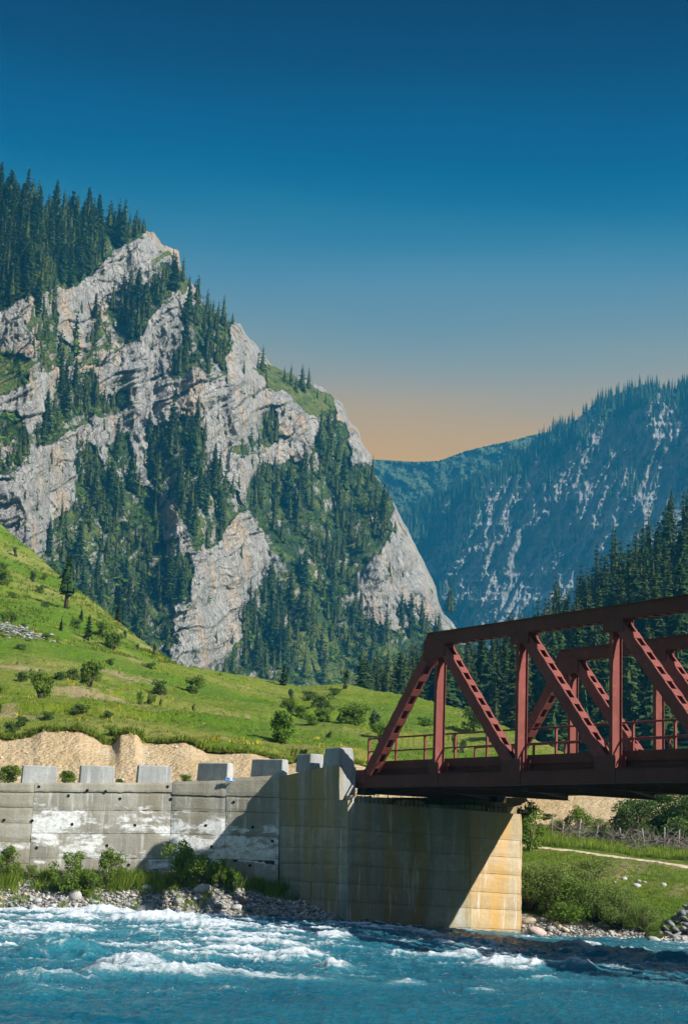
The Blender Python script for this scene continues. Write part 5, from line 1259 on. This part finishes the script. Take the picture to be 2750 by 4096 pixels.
tufts('dry_grass', pick(h1, 2500, patch(302, .1)), MAT['tuft_dry'], (.05, .16), 'dry straw coloured tufts on the hillside', 6, .8)
tufts('high_grass', pick(h2, 5000, patch(303, -.1)), MAT['tuft'], (.15, .4), 'grass tufts on the higher hillside', 7, .8)
fl = leaf_mat('yellow_flowers', (.42, .34, .02), (.50, .40, .05), .2)
tufts('flower_patch', np.concatenate([pick(h2, 800, patch(304, .2)), pick(h1, 320, patch(305, .3))]), fl, (.12, .30), 'yellow flowering herbs in patches on the hillside', 6, .9)
# lip of turf over the cutting
lip = h1[0:3].reshape(-1, 3); tufts('turf_edge', lip[RNG.integers(0, len(lip), 2600)] + RNG.normal(0, [.1, .15, .03], (2600, 3)), MAT['tuft'], (.12, .35), 'ragged turf edge above the earth cutting', 6, .6)
# scree patch
Vs = []; Qs = []
tri = np.array([(0, 2, 4), (2, 1, 4), (1, 3, 4), (3, 0, 4)])
for k in range(420):
    x, y = RNG.uniform(-40, 140), 0; y = 2515 + x * .26 + RNG.normal(0, 9) ; p = hill_at(x, y); r = RNG.uniform(.10, .32)
    Vs.append(np.array([(1, 0, 0), (-1, 0, 0), (0, 1, 0), (0, -1, 0), (.2, .1, .8)]) * r * RNG.uniform(.5, 1.4, 3) * np.array([1, 1, .6]) + p + RNG.normal(0, [.7, 2.0, .05])); Qs.append(tri + 5 * k)
tag(link('scree', raw_mesh('scree', np.concatenate(Vs), np.concatenate(Qs)), SMATS[0]), 'patch of pale broken scree on the hillside', 'scree', kind='stuff')

# ---- plants at the wall foot
GW = 'wild plants at the foot of the wall'
def c5(x, y): return x * .797, 2900 + y * .797
for cx, cy, hh, w, lb, k in ((45,770,170,.8,'tall feathery green plant against the far end of the wall','sapling'),(140,770,75,1.1,'low green plant between two tall plants at the wall','sapling'),(330,840,210,.75,'dense leafy shrub beside the large grey boulder','sapling'),(430,850,130,1.0,'spreading green shrub on the gravel behind the pale boulder','sapling'),(545,800,190,.65,'slender willow shoots against the white lime patch','sapling'),
    (600,790,90,1.0,'low leafy shoots between willow and tall grass','sapling'),(910,810,235,.75,'tallest bushy shrub in front of the wall where its shadow begins','sapling'),(1000,815,170,.8,'reddish green shrub inside the shadow edge','sapling'),(1105,815,150,.7,'pale leafy shrub in the shaded corner','sapling'),(1160,830,105,.9,'low pale shrub in the shaded corner','sapling')):
    w *= 1.45; hh *= 1.05
    px, py = c5(cx, cy); p = lhit(px, py); plant(k, p - np.array([0, 0, .05]), hh * .797 * p[1] / F, lb, 'shrub', GW, 'shrub', w)
pts = []
for _ in range(2300):
    X = RNG.uniform(-15.5, -1.5); Y = 70.1 - abs(RNG.normal(0, .45)) - (.5 if X < -6 else 0) * RNG.random()
    if perlin(X / 1.3, Y, 311) > .02 or X < -13: pts.append((X, Y, lbank_z(X, Y)))
tufts('tall_grass', pts, MAT['grassblade'], (.10, .62), 'long bright grass along the foot of the wall', 14, .6, .5, .045)
pts = [];
for _ in range(700):
    X = RNG.uniform(-15.5, -4); Y = RNG.uniform(67.7, 69.6)
    if perlin(X / 1.1, Y / 1.1, 312) > .12: pts.append((X, Y, lbank_z(X, Y)))
tufts('sparse_grass', pts, MAT['grassblade'], (.12, .35), 'sparse grass growing through the gravel', 12, .4, .4, .06)

for px, py, hh, w, lb in ((35,3118,75,1.3,'green bush behind the wall at the foot of the cutting, farthest from the bridge'),(275,3122,55,1.4,'low bush behind the coping between the first two guard blocks'),(590,3128,30,1.3,'tiny bush behind the coping beside a guard block'),(738,3118,34,1.6,'low green bush behind the coping where the wall bends'),(480,3126,26,1.3,'tiny weed bush at the road edge behind the coping')):
    p = U(px, py, 74.5); plant('bush', p - np.array([0, 0, .15]), hh * p[1] / F, lb, 'bush', 'weeds along the road edge', 'bush', w)
# ---- right bank
GR = 'willow bushes on the river bank'
for px, py, hh, w, lb, k in ((2130,3640,190,.9,'olive willow bush against the abutment edge','willow'),(2215,3655,200,.95,'tall olive willow bush beside the abutment','willow'),(2290,3690,170,.9,'dark green bush in the midst of the willows','willowdark'),(2390,3690,165,1.0,'broad olive willow above the shore stones','willow'),(2350,3560,130,1.2,'olive willow higher on the bank','willow'),(2480,3715,140,1.0,'drooping willow leaning over the shore','willow'),
    (2570,3738,125,1.0,'willow bush beside the bank undercut','willow'),(2170,3560,120,1.1,'low willow up the bank beside the abutment','willow'),(2625,3752,65,1.0,'small green bush at the end of the willow row','willowdark'),(2250,3690,90,1.1,'low willow over the pale shore stones','willow'),(2450,3640,110,1.2,'olive bush on the crest of the willow bank','willow')):
    hh *= 1.05; w *= 1.3
    p = rhit(px, py); plant(k, p - np.array([0, 0, .1]), hh * p[1] / F, lb, 'willow bush', GR, 'willow_bush', w)
GT = 'trees beyond the fence'
for px, py, hh, w, lb, k in ((2118,3402,215,1.0,'bright leafy tree standing against the abutment edge','sapling'),(2305,3350,150,1.1,'small open tree behind the brush fence','sapling'),(2190,3275,30,1.5,'tiny bush on the sandy slope','darkbush'),(2235,3340,70,1.3,'thin grey green bush behind the fence','willow'),(2400,3340,75,1.1,'grey green bush behind the middle of the fence','willow'),
    (2535,3378,205,1.35,'dark broadleaf tree behind the brush fence','broadleaf'),(2655,3372,250,1.3,'taller dark broadleaf tree behind the fence','broadleaf'),(2760,3392,250,1.3,'dark broadleaf tree at the end of the fence','broadleaf')):
    p = rhit(px, py); plant(k, p - np.array([0, 0, .1]), hh * p[1] / F, lb, 'tree', GT, 'small_tree', w, ('trunk', 'crown'))
RBP = SURF['rb'][0]
tufts('bank_grass', np.concatenate([pick(RBP[90:160], 8500), pick(RBP[205:262], 7500)]), MAT['grassblade'], (.06, .18), 'lush grass on the bank below and above the path', 10, .8, .6, .07)
tufts('fence_grass', pick(RBP[206:246], 3700), MAT['grassblade'], (.2, .55), 'long grass growing through the brush fence', 12, .5, .4, .05)
# brush fence
def build_fence():
    root = empty('brush_fence', rhit(2450, 3395), 'rough fence of crooked posts woven with grey dead branches', 'fence')
    line = [(2205,3372),(2245,3385),(2310,3392),(2380,3398),(2405,3398),(2480,3415),(2575,3430),(2650,3432),(2710,3434),(2790,3440)]
    for k, (px, py) in enumerate(line):
        p = rhit(px, py - 22); hh = RNG.uniform(.95, 1.35); l = RNG.normal(0, .10, 2)
        MB().tube([p - Z3 * .1, p + np.array([l[0] * .5, l[1] * .5, hh * .5]), p + np.array([l[0] + RNG.normal(0, .03), l[1], hh])], [.055, .05, .042], 7).build('fence_post', MAT['greybark'], root, True)
    a = rhit(2500, 3395); b = rhit(2572, 3405)
    MB().tube([a + Z3 * .98, (a + b) / 2 + Z3 * 1.05, b + Z3 * 1.0], [.035, .04, .035], 6).build('fence_rail', MAT['greybark'], root, True)
    m = MB(); xs = [l[0] for l in line]; ys = [l[1] - 22 for l in line]
    for _ in range(430):
        px = RNG.uniform(2225, 2790); p = rhit(px, np.interp(px, xs, ys) + RNG.normal(0, 3)).copy(); p[1] += RNG.normal(0, .25); p[2] += RNG.uniform(0, .75)
        d = RNG.normal(size=3) * np.array([1, .4, .6]); d[2] += .35; d /= np.linalg.norm(d); L = RNG.uniform(.35, 1.2); q = p + d * L; md = (p + q) / 2 + RNG.normal(0, .09, 3)
        m.tube([p, md, q], [.016, .012, .004], 4, False)
    o = m.build('branch_tangle', MAT['twig'], root); o['kind'] = 'stuff'
build_fence()
# rubble in the cutting
Vs = []; Qs = []; CP = np.array([v.co[:] for v in bpy.data.objects['earth_cutting'].data.vertices]); CP = CP[RNG.integers(0, len(CP), 800)]
for k, p in enumerate(CP):
    r = RNG.lognormal(-3.4, .55); Vs.append(np.array([(1, 0, 0), (-1, 0, 0), (0, 1, 0), (0, -1, 0), (.2, .1, .8)]) * r * RNG.uniform(.6, 1.4, 3) + p + np.array([0, -.03, 0])); Qs.append(tri + 5 * k)
n = NT('cutting_rubble', .9, .1); n.color(n.mix(n.island(), (.34, .25, .16), (.58, .50, .38)))
tag(link('rubble', raw_mesh('rubble', np.concatenate(Vs), np.concatenate(Qs)), n.m), 'loose stones and clods on the bare earth cutting', 'rubble', kind='stuff')

# ------------------------------------------------------------------ air
m = bpy.data.materials.new('haze_air'); m.use_nodes = True; t = m.node_tree; t.nodes.clear()
ou = t.nodes.new('ShaderNodeOutputMaterial'); pv = t.nodes.new('ShaderNodeVolumePrincipled')
pv.inputs['Color'].default_value = (*HAZE_COL, 1); pv.inputs['Density'].default_value = HAZE; pv.inputs['Anisotropy'].default_value = 0.0
t.links.new(pv.outputs[0], ou.inputs['Volume'])
hz = MB().box((0, 2250, HAZE_TOP / 2 - 2.5), ((1, 0, 0), (0, 1, 0), (0, 0, 1)), (13000, 5500, HAZE_TOP + 5)).build('haze', m); tag(hz, 'thin blue mountain air filling the valley', 'haze', kind='stuff')
